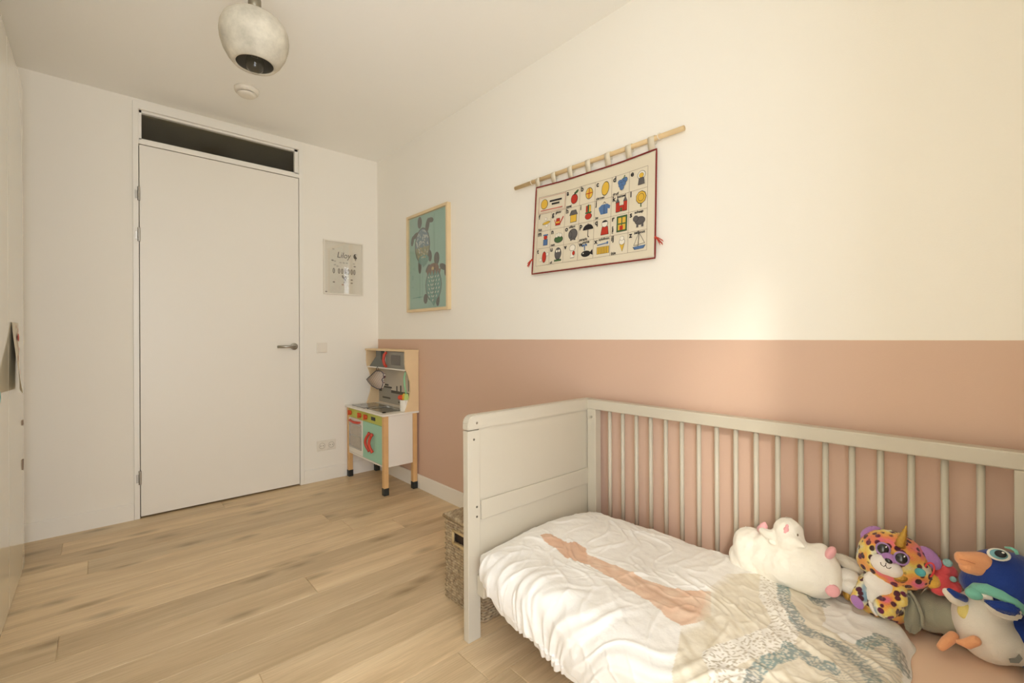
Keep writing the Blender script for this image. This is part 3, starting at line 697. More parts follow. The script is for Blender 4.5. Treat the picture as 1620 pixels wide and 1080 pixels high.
# ------------------------------------------------------------------ toy kitchen
def kitchen():
    XF = 1.475
    r = thing('toy_kitchen', 'wooden toy kitchen with mint fridge door and green knob panel in the corner', 'toy kitchen', (1.61, 3.3, 0))
    PINE = mat('kitchen_pine', (221, 178, 122), 0.5, var=0.12, vscale=18); PALE = mat('kitchen_pale_wood', (232, 205, 162), 0.5, var=0.06, vscale=12)
    WH = mat('kitchen_white', (238, 233, 222), 0.35); GRN = mat('kitchen_lime', (190, 196, 84), 0.45); MINT = mat('kitchen_mint', (160, 210, 184), 0.45)
    RED = mat('kitchen_red', (206, 70, 48), 0.4); ORG = mat('kitchen_orange_red', (206, 84, 40), 0.4); DG = mat('kitchen_dark_grey', (104, 106, 100), 0.5)
    MG = mat('kitchen_mid_grey', (138, 136, 126), 0.5); BLK = mat('kitchen_black_cap', (40, 44, 42), 0.5); SIL = mat('kitchen_silver', (186, 186, 180), 0.25, metal=0.9)
    Y0, Y1, XB = 2.985, 3.640, 1.738
    for x0 in (XF, XB - 0.034):
        for y0 in (Y0 + .003, Y1 - 0.037):
            lg = obj('leg', box(x0, x0 + .034, y0, y0 + .034, 0.004, 0.556, .002), PINE, r)
            obj('leg_cap', box(x0 - .002, x0 + .036, y0 - .002, y0 + .036, 0, 0.052, .003), BLK, lg)
    obj('side_panel', box(XF + .036, XB - .036, Y0 + .008, Y0 + .018, .195, .556), WH, r)
    obj('side_panel', box(XF + .036, XB - .036, Y1 - .018, Y1 - .008, .195, .556), WH, r)
    obj('bottom_panel', box(XF + .004, XB - .004, Y0 + .018, Y1 - .018, .195, .207), WH, r)
    obj('back_panel', box(XB - .012, XB - .004, Y0 + .036, Y1 - .036, .207, .556), WH, r)
    wt = obj('worktop', box(XF - .012, W - .004, Y0 - .004, Y1 + .008, .556, .570, .003), WH, r)
    ya, yb = Y0 + .038, Y1 - .038
    cp = obj('control_panel', box(XF + .003, XF + .015, ya, yb, .485, .555), GRN, r)
    for px in (554.5, 569.5, 579):
        p = at(px, 650 + (px - 554) * .28, XF)
        kn = obj('knob', lathe([(0, 0), (.018, 0), (.020, .006), (.016, .014), (0, .016)], (XF + .003, p.y, .518), 12, axis=(-1, 0, 0)), ORG, cp, True)
        b = box(XF - .022, XF - .010, p.y - .005, p.y + .005, .500, .540, .002)
        merge_into(kn, b)
    p = at(590, 661, XF); obj('display', box(XF - .001, XF + .004, p.y - .03, p.y + .03, .508, .532), BLK, cp)
    ym = 3.345
    ov = obj('oven_door', box(XF + .002, XF + .014, ym + .002, yb, .210, .482, .0015), WH, r)
    of = bmesh.new(); oy0, oy1, oz0, oz1 = ym + .035, yb - .025, .262, .430
    for bx in ((oy0 - .012, oy0, oz0, oz1), (oy1, oy1 + .012, oz0, oz1), (oy0 - .012, oy1 + .012, oz1, oz1 + .012), (oy0 - .012, oy1 + .012, oz0 - .012, oz0)):
        box(XF - .004, XF + .004, *bx, bm=of)
    obj('window_frame', of, SIL, ov)
    obj('window_pane', box(XF - .001, XF + .003, oy0, oy1, oz0, oz1), mat('oven_window', (176, 166, 150), 0.15, var=0.15, vscale=25, coat=0.5), ov)
    obj('rack_line', box(XF - .002, XF, oy0, oy1, .345, .351), SIL, ov)
    obj('oven_handle', tube([(XF + .002, yb - .03, .462), (XF - .012, yb - .045, .460), (XF - .016, (ym + yb) / 2 + .0, .455), (XF - .012, ym + .055, .460), (XF + .002, ym + .04, .462)], [.007, .009, .010, .009, .007], 10), RED, ov, True)
    fd = obj('fridge_door', box(XF + .002, XF + .014, ya, ym - .002, .210, .482, .0015), MINT, r)
    for yc in (3.215, 3.165):
        pts = []
        for q in range(11):
            tq = q / 10; pts.append((XF - .004 - .020 * math.sin(math.pi * tq), yc + .028 * math.sin(math.pi * tq) * (1 if yc > 3.2 else .6), .275 + .135 * tq))
        hb = tube(pts, [.013 if q in (0, 10) else .0105 for q in range(11)], 10)
        obj('fridge_handle', hb, RED, fd, True)
    # hob and sink
    obj('hob', box(XF + .025, XB - .05, 3.375, 3.60, .570, .574, .001), mat('hob_glass', (84, 76, 66), 0.12, coat=0.5), wt)
    for cy in (3.43, 3.54): obj('hob_ring', lathe([(.036, 0), (.036, .0006), (.033, .0006), (.033, 0)], (XF + .11, cy, .574), 32), MG, wt)
    sy0, sy1, sx0, sx1 = 3.06, 3.33, XF + .03, XB - .05
    sk = bmesh.new()
    for bx in ((sx0, sx1, sy0, sy0 + .02), (sx0, sx1, sy1 - .02, sy1), (sx0, sx0 + .02, sy0, sy1), (sx1 - .02, sx1, sy0, sy1)): box(bx[0], bx[1], bx[2], bx[3], .566, .5745, bm=sk)
    box(sx0 + .01, sx1 - .01, sy0 + .01, sy1 - .01, .569, .5712, bm=sk)
    obj('sink', sk, SIL, wt)
    # tower
    def side(yc):
        z0, z1 = .570, 1.008
        prof = [(W - .004, z0), (1.640, z0), (1.652, .60), (1.672, .66), (1.682, .72), (1.680, .78), (1.662, .84), (1.645, .88), (1.640, .92), (1.640, z1), (W - .004, z1)]
        return prism([(x, yc, z) for x, z in prof], (0, .014, 0))
    obj('tower_side', side(Y0), PALE, r); obj('tower_side', side(Y1 - .012), PALE, r)
    obj('tower_top', box(1.632, W - .003, Y0 - .004, Y1 + .006, 1.008, 1.021, .002), PALE, r)
    bp = obj('backsplash', box(W - .012, W - .006, Y0 + .014, Y1 - .012, .570, 1.008), mat('splash_beige', (222, 210, 188), 0.6), r)
    M = lambda a, b, l: Vector((W - .012 - l, Y1 - .012 - (Y1 - Y0 - .026) * a, .57 + .438 * b))
    g1 = mat('splash_grey', (168, 162, 146), 0.6); g2 = mat('splash_dark', (92, 86, 74), 0.6)
    RC = lambda x0, y0, x1, y1: [(x0, y0), (x1, y0), (x1, y1), (x0, y1)]
    flat('kitchen_print', [(RC(.02, .02, .98, .22), g1), (RC(.02, .22, .98, .27), g2), (RC(.10, .05, .36, .30), g1), (RC(.08, .30, .38, .33), g2), (RC(.17, .34, .29, .37), g2), (RC(.12, .10, .34, .13), g2),
                           (RC(.42, .05, .70, .20), g1), (RC(.5, .25, .53, .36), g2), (RC(.60, .25, .63, .38), g2), (RC(.55, .06, .95, .09), g2), (RC(.72, .62, .97, .66), g2), (RC(.80, .3, .815, .62), g2), (RC(.92, .3, .935, .62), g2)], M, bp)
    sh = obj('shelf', box(1.645, W - .012, Y0 + .014, Y1 - .012, .868, .878), WH, r)
    obj('shelf_divider', box(1.645, W - .012, 3.30, 3.315, .878, 1.008), WH, r)
    # extractor hood with flared skirt
    hy0, hy1 = 3.32, 3.60
    hb = prism([(1.646, hy1, .868), (1.646, hy0, .868), (1.650, hy0 + .02, .885), (1.652, hy0 + .075, .945), (1.652, hy0 + .075, 1.008), (1.652, hy1 - .12, 1.008), (1.652, hy1 - .12, .96), (1.650, hy1 - .02, .89)], (.085, 0, 0))
    obj('extractor_hood', hb, DG, r)
    mw = obj('microwave_door', box(1.642, 1.652, Y0 + .018, 3.298, .880, 1.005, .001), MG, r)
    obj('microwave_window', box(1.639, 1.643, Y0 + .075, 3.20, .905, .980), mat('microwave_glass', (96, 90, 82), 0.2), mw)
    obj('microwave_handle', tube([(1.640, 3.275, .885), (1.626, 3.283, .905), (1.620, 3.287, .94), (1.626, 3.283, .98), (1.640, 3.275, 1.0)], [.010, .011, .011, .011, .010], 10), RED, mw, True)
    return r
def merge_into(o, b):
    bmesh.ops.translate(b, verts=b.verts, vec=-base_of(o)); q = bmesh.new(); q.from_mesh(o.data); merge(q, b); q.to_mesh(o.data); q.free()
kitchen()

# things hanging on and standing in the toy kitchen
def mitt():
    m, nt, b, N, L = nt_of('striped_mitt_cotton')
    tc = N.new('ShaderNodeTexCoord'); mp = N.new('ShaderNodeMapping'); mp.inputs['Rotation'].default_value = (math.radians(-32), 0, 0)
    L.new(tc.outputs['Object'], mp.inputs['Vector'])
    w = N.new('ShaderNodeTexWave'); w.bands_direction = 'Y'; w.inputs['Scale'].default_value = 22; w.inputs['Distortion'].default_value = 0.3
    L.new(mp.outputs[0], w.inputs['Vector'])
    cr = N.new('ShaderNodeValToRGB'); cr.color_ramp.elements[0].position = .2; cr.color_ramp.elements[0].color = lin((120, 74, 72)); cr.color_ramp.elements[1].position = .45; cr.color_ramp.elements[1].color = lin((226, 214, 196))
    L.new(w.outputs['Fac'], cr.inputs[0]); L.new(cr.outputs[0], b.inputs['Base Color']); b.inputs['Roughness'].default_value = 0.9
    X = 1.615
    P_ = lambda px, py: at(px, py, X)
    r = thing('oven_mitt', 'small striped toy oven mitt hanging from the toy kitchen hood', 'oven mitt', P_(596, 583))
    out = [(595, 586), (580, 600), (588, 610), (597, 615), (603, 615), (606, 608), (605.5, 603), (604, 600.5), (607, 597), (607, 591), (603, 587)]
    pts = [P_(*q) for q in out]
    b = prism(pts, (.018, 0, 0)); bmesh.ops.bevel(b, geom=b.edges[:], offset=.004, segments=2, affect='EDGES')
    obj('mitt_body', b, m, r, True)
    n = Vector((-.001, 0, 0))
    obj('binding', tube([p + n for p in pts], .0028, 6, closed=True), mat('navy_binding', (70, 70, 84), 0.9), r)
    obj('loop', tube([P_(596, 587), P_(595, 583), P_(597, 580), P_(599, 583), P_(597, 587)], .002, 6), mat('navy_binding', (70, 70, 84)), r)
mitt()
cp = at(640, 640, 1.66); cp.z = .570
def cup():
    r = thing('white_cup', 'small white toy cup standing by the toy kitchen sink', 'cup', cp)
    obj('cup_body', lathe([(0, .0), (.030, .0), (.033, .01), (.034, .086), (.031, .086), (.030, .012), (0, .012)], cp, 32), mat('cup_white', (236, 231, 218), 0.3), r, True)
cup()
def veg():
    p = cp + Vector((-.012, .030, .100))
    r = thing('toy_tomato', 'red toy tomato resting on the rim of the white cup', 'toy food', p - Vector((0, 0, .018)))
    obj('flesh', ell(p, (.024, .026, .021), sub=3), mat('toy_tomato_red', (214, 72, 38), 0.4), r, True)
    obj('calyx', lathe([(0, .0), (.010, -.001), (.004, .003), (0, .008)], p + Vector((0, 0, .020)), 10), mat('toy_leaf_green', (96, 130, 60), 0.6), r)
    q = cp + Vector((.0, -.004, .088))
    r = thing('toy_pepper', 'yellow toy pepper standing in the white cup', 'toy food', q - Vector((0, 0, .05)))
    b = bmesh.new()
    for k in range(3):
        an = k * 2.1; ell(q + Vector((.009 * math.cos(an), .009 * math.sin(an), 0.012)), (.013, .013, .034), bm=b, sub=2)
    blob('flesh', b, mat('toy_pepper_yellow', (226, 176, 60), 0.4), r, .003, 4)
    obj('stalk', tube([q + Vector((0, 0, .042)), q + Vector((.003, -.004, .058))], [.005, .003], 8), mat('toy_leaf_green', (96, 130, 60)), r)
    # mint spatula on the right tower side
    s0 = at(646, 632, 1.655)
    r = thing('toy_spatula', 'mint green toy spatula hanging on the right side of the toy kitchen', 'toy utensil', (1.655, 3.006, .66))
    g = mat('spatula_mint', (150, 206, 160), 0.45); y = 3.008
    obj('handle', tube([(1.66, y, .70), (1.65, y + .004, .76), (1.648, y + .006, .82), (1.655, y, .86)], [.006, .007, .007, .005], 10), g, r, True)
    obj('blade', prism([(1.648, y - .004, .70), (1.675, y - .004, .70), (1.682, y - .004, .64), (1.676, y - .004, .612), (1.650, y - .004, .612), (1.642, y - .004, .64)], (0, .008, 0), .0015), mat('spatula_lime', (190, 214, 130), 0.45), r)
veg()

# ------------------------------------------------------------------ cot bed
GREIGE = mat('greige_lacquer', (200, 192, 174), 0.42)
BX0, BX1, BYH, BYF = 0.990, 1.735, 1.375, -0.078      # front, wall side, headboard back, footboard outer
def bed():
    r = thing('cot_bed', 'greige wooden toddler cot bed with slatted back rail along the pink wall', 'bed', ((BX0 + BX1) / 2, .66, 0))
    SC = mat('screw_steel', (190, 186, 176), 0.3, metal=0.9); HO = mat('screw_hole', (96, 88, 74), 0.8)
    def end(y0, y1, face):          # face: y of the inner face, grooves and screws are on it
        nm = 'headboard' if face == y0 else 'footboard'
        e = obj(nm, box(BX0 + .054, BX1 - .04, y0 + .004, y1 - .004, .20, .775), GREIGE, r)
        for x0, x1 in ((BX0, BX0 + .056), (BX1 - .042, BX1)):
            obj('post', box(x0, x1, y0, y1, 0.0, .771, .002), GREIGE, r)
        # cap rail with rounded upper corners
        pts = []
        for cx, a0 in ((BX1 - .030, 0), (BX0 + .030, 90)):
            for q in range(7):
                a = math.radians(a0 + 15 * q); pts.append((cx + .030 * math.cos(a), y0 - .003, .797 + .030 * math.sin(a)))
        pts += [(BX0, y0 - .003, .774), (BX1, y0 - .003, .774)]
        obj('cap_rail', prism(pts, (0, y1 - y0 + .006, 0), .003), GREIGE, e)
        s = -1 if face == y0 else 1
        a, b_ = (face + s * -.002, face + s * .0025); a, b_ = min(a, b_), max(a, b_)
        obj('cross_rail', box(BX0 + .060, BX1 - .046, a, b_, .437, .508, .0008), GREIGE, e)
        obj('stile', box(BX1 - .048, BX1 - .040, a, b_, .20, .771, .0008), GREIGE, e)
        for x, z in ((BX0 + .028, .738), (BX0 + .040, .488), (BX0 + .040, .452), (BX1 - .022, .50), (BX1 - .022, .465), (BX0 + .04, .798)):
            b = lathe([(.0042, 0), (.0042, .001), (0, .001)], (x, face + s * (.0035 if z > .78 else .0002), z), 12, axis=(0, s, 0))
            obj('screw', b, HO if z < .78 else SC, e)
    end(1.345, BYH, 1.345); end(BYF, BYF + .03, BYF + .03)
    # slatted back
    obj('top_rail', box(1.672, 1.716, BYF + .03, 1.345, .781, .825, .004), GREIGE, r)
    obj('bottom_rail', box(1.678, 1.710, BYF + .03, 1.345, .20, .245, .003), GREIGE, r)
    for y0, y1 in ((1.298, 1.345), (BYF + .03, .014)):
        p = obj('side_stile', box(1.674, 1.714, y0, y1, .20, .781, .002), GREIGE, r)
        obj('screw', lathe([(.006, 0), (.006, .0015), (0, .0015)], (1.674, (y0 + y1) / 2 + (.008 if y0 < .5 else -.0), .745), 14, axis=(-1, 0, 0)), SC, p)
    me = None
    for k in range(18):
        y = 1.233 - k * (1.233 - .072) / 17
        if me is None:
            b = tube([(0, 0, 0), (0, 0, .55)], .0085, 14)
            me = bpy.data.meshes.new('bar'); b.to_mesh(me); b.free(); me.materials.append(GREIGE)
            for p in me.polygons: p.use_smooth = len(p.vertices) == 4
        o = link('bar', me, r); o.location = Vector((1.694, y, .238)) - r.location
    obj('front_beam', box(1.100, 1.122, BYF + .03, 1.345, .135, .180, .003), GREIGE, r)
    obj('corner_bracket', box(1.026, 1.056, 1.300, 1.344, .165, .240, .006), GREIGE, r)
    for k in range(12):
        obj('bed_slat', box(1.075, 1.690, .03 + k * .11, .09 + k * .11, .182, .196), mat('bed_slat_wood', (206, 178, 132), 0.6), r)
bed()

def mattress():
    b = box(1.028, 1.668, -.040, 1.335, .197, .318)
    bmesh.ops.bevel(b, geom=b.edges[:], offset=.025, segments=4, affect='EDGES')
    bmesh.ops.subdivide_edges(b, edges=[e for e in b.edges if e.calc_length() > .3], cuts=40, use_grid_fill=True)
    for v in b.verts:
        if v.co.z > .3: v.co.z += .006 + .004 * noise.noise(v.co * 5) + .0015 * noise.noise(Vector((v.co.x * 8, v.co.y * 40, 0)))
    m = mat('peach_jersey_sheet', (240, 206, 176), 0.85, sheen=0.2, bump=0.1, bscale=700)
    o = obj('mattress', b, m, None, True)
    tag(o, 'low mattress in a peach fitted sheet lying in the cot bed', 'mattress')
mattress()

# ------------------------------------------------------------------ duvet with printed cover
def duvet():
    def sm(a, b, x):
        t = max(0.0, min(1.0, (x - a) / (b - a))); return t * t * (3 - 2 * t)
    HEM = [(.15, .13), (.858, .139), (.983, .160), (1.129, .181), (1.20, .205), (1.262, .243), (1.30, .285), (1.335, .315)]
    def hem(y):
        if y <= HEM[0][0]: return HEM[0][1]
        for (a, za), (b, zb) in zip(HEM, HEM[1:]):
            if y <= b: return za + (zb - za) * (y - a) / (b - a)
        return HEM[-1][1]
    XB, XR = 1.640, 1.035
    def top(x, y):
        z = .352 + .013 * math.sin((x - 1.03) / .61 * math.pi) * sm(.2, .5, y)
        z -= .022 * sm(1.20, 1.335, y) + .012 * sm(1.56, 1.64, x) * sm(.5, 1.0, y)
        z += .010 * noise.noise(Vector((x * 3.3, y * 3.3, 2.0)))
        return z
    def y0(x):
        return .176 + .075 * sm(1.50, 1.64, x) + .006 * math.sin(x * 31)
    NQ, NT = 300, 380
    pos = []; uv = []
    for j in range(NT + 1):
        t = j / NT; row = []; ur = []
        for i in range(NQ + 1):
            q = i / NQ
            # y range depends on x so fix it after x
            if q < .66:
                x = XB + (XR - XB) * q / .66; ys = y0(x); y = ys + (1.336 - ys) * t
                z = top(x, y); xs = x
            else:
                f = (q - .66) / .34; ys = y0(XR); y = ys + (1.336 - ys) * t
                zt = top(XR, y); zh = hem(y); L_ = max(.03, zt - zh)
                out = .075 * min(1.0, L_ / .15)
                # rounded shoulder, then hanging slightly inward
                a = min(1.0, f / .55) * math.pi / 2
                zc = zt - L_ * .45 * (1 - math.cos(a)) ; xx = XR - out * math.sin(a)
                if f > .55:
                    g_ = (f - .55) / .45; zc = zt - L_ * .45 - L_ * .55 * g_; xx = XR - out * (1 - .35 * g_ * g_)
                x, z = xx, zc; xs = XR - (zt - zc) * 0.9 - (XR - xx) * .4
            # edges settle on the sheet
            e = min(t, 1.0) * (1.336 - ys)
            d0 = e
            if q < .66:
                k = 1 - sm(0, .035, d0); z -= k * k * .028
                kb = 1 - sm(0, .03, XB - x); z -= kb * kb * .026 * (1 if y > .35 else .8)
                kh = 1 - sm(0, .04, 1.336 - y); z -= kh * kh * .02
            else:
                kk = max(0.0, 1 - f * 1.6); k = 1 - sm(0, .035, d0); z -= k * k * .028 * kk
                kh = 1 - sm(0, .04, 1.336 - y); z -= kh * kh * .02 * kk; x += kh * kh * .02
            row.append(Vector((x, y, z))); ur.append((xs, y, q))
        pos.append(row); uv.append(ur)
    def nrm(j, i):
        a = pos[j][min(i + 1, NQ)] - pos[j][max(i - 1, 0)]; b = pos[min(j + 1, NT)][i] - pos[max(j - 1, 0)][i]
        n = b.cross(a)
        if n.length < 1e-9: return Vector((0, 0, 1))
        n.normalize(); return n if n.z > -.3 and (n.z > 0 or n.x < 0) else -n
    def crs(v, w): n_ = noise.noise(v) / w; return math.exp(-n_ * n_)
    def rdg(v): return 1 - abs(noise.noise(v)) * 2.2
    def disp(x, y, q, t):
        front = sm(.50, .76, q); d = 0.0
        wx = .5 * noise.noise(Vector((x * 4, y * 4, 7.3)))
        # hanging folds: run down and away from the headboard corner
        s = (y + (1.04 - x) * -.75) * 11.5 + wx * 4.0
        d += front * (.017 * noise.noise(Vector((s * .62, x * 2.4, 1.7))) + .0095 * crs(Vector((s * .75 + 3, x * 2.6, 5.1)), .11) + .0055 * crs(Vector((s * 1.25, x * 4.5, 2.9)), .12)
                      + .0040 * noise.noise(Vector((s * 1.9, x * 7, 9))))
        # creases on top, drawn out along the bed
        u1 = (x * .55 + y * .83); u2 = (x * .83 - y * .55)
        d += (1 - .6 * front) * (.0058 * noise.noise(Vector((u2 * 11 + wx * 2, u1 * 4.5, 3.3))) + .0042 * crs(Vector((u2 * 13 + wx * 4, u1 * 4.2, 8.8)), .09)
                                 + .0024 * crs(Vector((x * 17 + wx * 4, y * 15, 4.4)), .10) + .0016 * noise.noise(Vector((x * 34, y * 30, 4.4))))
        # more crumpled toward the foot of the bed
        fo = sm(.62, .30, y) if False else (1 - sm(.30, .66, y))
        d += fo * (.0065 * noise.noise(Vector((x * 11 + wx * 2, y * 14, 6.1))) + .0040 * rdg(Vector((x * 13, y * 19 + wx * 2, 2.2))))
        ed = sm(0, .05, t); hd_ = sm(.004, .05, 1 - t)
        return d * (.25 + .75 * ed) * hd_
    Zp = .362
    def PX(l): return [(atz(a, b, Zp).x, atz(a, b, Zp).y) for a, b in l]
    LEG = PX([(855, 848), (863, 846), (879, 850), (899, 861), (911, 858), (920, 864), (928, 870), (927, 874), (930, 877), (956, 888), (983, 899), (1001, 909), (1028, 923), (1055, 930), (1082, 934), (1125, 938),
              (1125, 975), (1100, 984), (1078, 987), (1055, 974), (1028, 951), (992, 931), (956, 908), (930, 892), (912, 887), (894, 880), (881, 868), (860, 856)])
    FOOT = PX([(855, 848), (863, 846), (879, 850), (899, 861), (911, 858), (920, 864), (928, 870), (930, 890), (912, 887), (894, 880), (881, 868), (860, 856)])
    LINE = PX([(1005, 915), (1030, 934), (1060, 950), (1090, 966), (1112, 972)])
    SKIRT = PX([(1078, 988), (1098, 984), (1112, 962), (1118, 935), (1150, 908), (1196, 909), (1235, 912), (1270, 927), (1298, 952), (1307, 980), (1300, 992), (1330, 1012), (1360, 1022), (1396, 1000), (1424, 1022), (1430, 1075), (1420, 1100), (1330, 1085), (1260, 1090), (1150, 1110), (1075, 1090), (1068, 1040)])
    LACE = [PX(l) for l in ([(1236, 912), (1240, 930), (1240, 948), (1262, 985), (1275, 1000), (1322, 1021), (1344, 1034), (1376, 1058), (1386, 1085)],
                            [(1240, 920), (1262, 926), (1284, 938), (1300, 955)], [(1366, 1022), (1394, 1004), (1418, 1022), (1424, 1044)],
                            [(1250, 1022), (1284, 1041), (1312, 1053)], [(1188, 1075), (1198, 1054), (1220, 1040), (1250, 1030)])]
    TRIMW = [PX(l) for l in ([(1222, 905), (1222, 950), (1245, 985), (1235, 1005), (1180, 1022), (1135, 1036)], [(1135, 1036), (1150, 1060), (1180, 1070)])]
    def inside(p, poly):
        x, y = p; c = False; n = len(poly); j = n - 1
        for i in range(n):
            xi, yi = poly[i]; xj, yj = poly[j]
            if (yi > y) != (yj > y) and x < (xj - xi) * (y - yi) / (yj - yi) + xi: c = not c
            j = i
        return c
    def dist(p, pl):
        best = 9
        for a, b in zip(pl, pl[1:]):
            ax, ay = a; dx, dy = b[0] - ax, b[1] - ay
            t = max(0, min(1, ((p[0] - ax) * dx + (p[1] - ay) * dy) / (dx * dx + dy * dy + 1e-12)))
            best = min(best, math.hypot(p[0] - ax - t * dx, p[1] - ay - t * dy))
        return best
    def bb(poly, m=.05):
        return (min(p[0] for p in poly) - m, max(p[0] for p in poly) + m, min(p[1] for p in poly) - m, max(p[1] for p in poly) + m)
    BBL, BBS = bb(LEG), bb(SKIRT, .09)
    cW, cL, cF, cS, cS2, cG, cTr = [Vector(lin(c)[:3]) for c in ((238, 235, 229), (228, 199, 174), (212, 168, 138), (229, 221, 203), (208, 196, 172), (138, 142, 138), (238, 234, 226))]
    cTeal = Vector(lin((120, 150, 148))[:3]); cSh = Vector(lin((176, 128, 96))[:3])
    def color(x, y):
        p = (x, y); c = cW.copy()
        if BBL[0] < x < BBL[1] and BBL[2] < y < BBL[3] and inside(p, LEG):
            nn = noise.noise(Vector((x * 30, y * 30, 0)))
            c = cL.lerp(cF, max(0, min(1, .25 + .6 * nn)))
            if inside(p, FOOT): c = c.lerp(cF, .6)
            d = dist(p, LINE)
            if d < .012: c = c.lerp(cSh, .55 * (1 - d / .012))
        if BBS[0] < x < BBS[1] and BBS[2] < y < BBS[3]:
            ins = inside(p, SKIRT)
            if ins:
                st = noise.noise(Vector(((x * .55 + y * .83) * 12, (x * .83 - y * .55) * 75, 1)))
                k_ = min(1, dist(p, SKIRT[:5]) / .035 + .25 + .3 * noise.noise(Vector((x * 40, y * 40, 6))))
                c = c.lerp(cS.lerp(cS2, max(0, min(1, .35 + .9 * st))), max(0, min(1, k_)))
            for pl in TRIMW:
                d = dist(p, pl)
                if d < .034:
                    h = noise.noise(Vector((x * 150, y * 150, 3)))
                    c = c.lerp(cTr, .85) if h > -.18 else c.lerp(cS2 * .72, .7)
            for k, pl in enumerate(LACE):
                d = dist(p, pl); wd = .017
                if d < wd + .006 * noise.noise(Vector((x * 60, y * 60, 8))):
                    h = abs(noise.noise(Vector((x * 120, y * 120, 11 + k))))
                    g = cG.lerp(cTeal, max(0, min(1, .5 + noise.noise(Vector((x * 14, y * 14, 4))))))
                    c = c.lerp(g, .9 if h < .22 else .25)
            if ins and x < 1.42 and y < .30:      # fine ruled pleats at the bodice
                if abs(math.sin((x * .8 + y * .6) * 330 + 4 * noise.noise(Vector((x * 20, y * 20, 0))))) > .9: c = c.lerp(cG, .45)
        return c
    verts = []; cols = []
    N_ = [[nrm(j, i) for i in range(NQ + 1)] for j in range(NT + 1)]
    for j in range(NT + 1):
        for i in range(NQ + 1):
            x, y, q = uv[j][i]
            p = pos[j][i] + N_[j][i] * disp(x, y, q, j / NT)
            verts.append(p); cols.append(color(x, y))
    S = NQ + 1
    faces = [(j * S + i, (j + 1) * S + i, (j + 1) * S + i + 1, j * S + i + 1) for j in range(NT) for i in range(NQ)]
    me = bpy.data.meshes.new('duvet_cover'); me.from_pydata([tuple(v) for v in verts], [], faces); me.update()
    at_ = me.color_attributes.new('print', 'FLOAT_COLOR', 'POINT')
    flat_c = []
    for c in cols: flat_c += [c[0], c[1], c[2], 1.0]
    at_.data.foreach_set('color', flat_c)
    for p in me.polygons: p.use_smooth = True
    m, nt, b, N, L = nt_of('printed_duvet_cotton')
    v = N.new('ShaderNodeVertexColor'); v.layer_name = 'print'; L.new(v.outputs['Color'], b.inputs['Base Color'])
    b.inputs['Roughness'].default_value = 0.8; b.inputs['Sheen Weight'].default_value = 0.15
    tc = N.new('ShaderNodeTexCoord'); n = N.new('ShaderNodeTexNoise'); n.inputs['Scale'].default_value = 45; n.inputs['Detail'].default_value = 5
    L.new(tc.outputs['Object'], n.inputs['Vector']); bp = N.new('ShaderNodeBump'); bp.inputs['Strength'].default_value = .4; bp.inputs['Distance'].default_value = .006
    L.new(n.outputs['Fac'], bp.inputs['Height']); L.new(bp.outputs[0], b.inputs['Normal'])
    me.materials.append(m)
    o = link('duvet', me); sd = o.modifiers.new('thick', 'SOLIDIFY'); sd.thickness = .012; sd.offset = -1
    tag(o, 'rumpled white duvet printed with a dancer\'s leg and lace skirt, spread on the cot bed', 'duvet')
duvet()

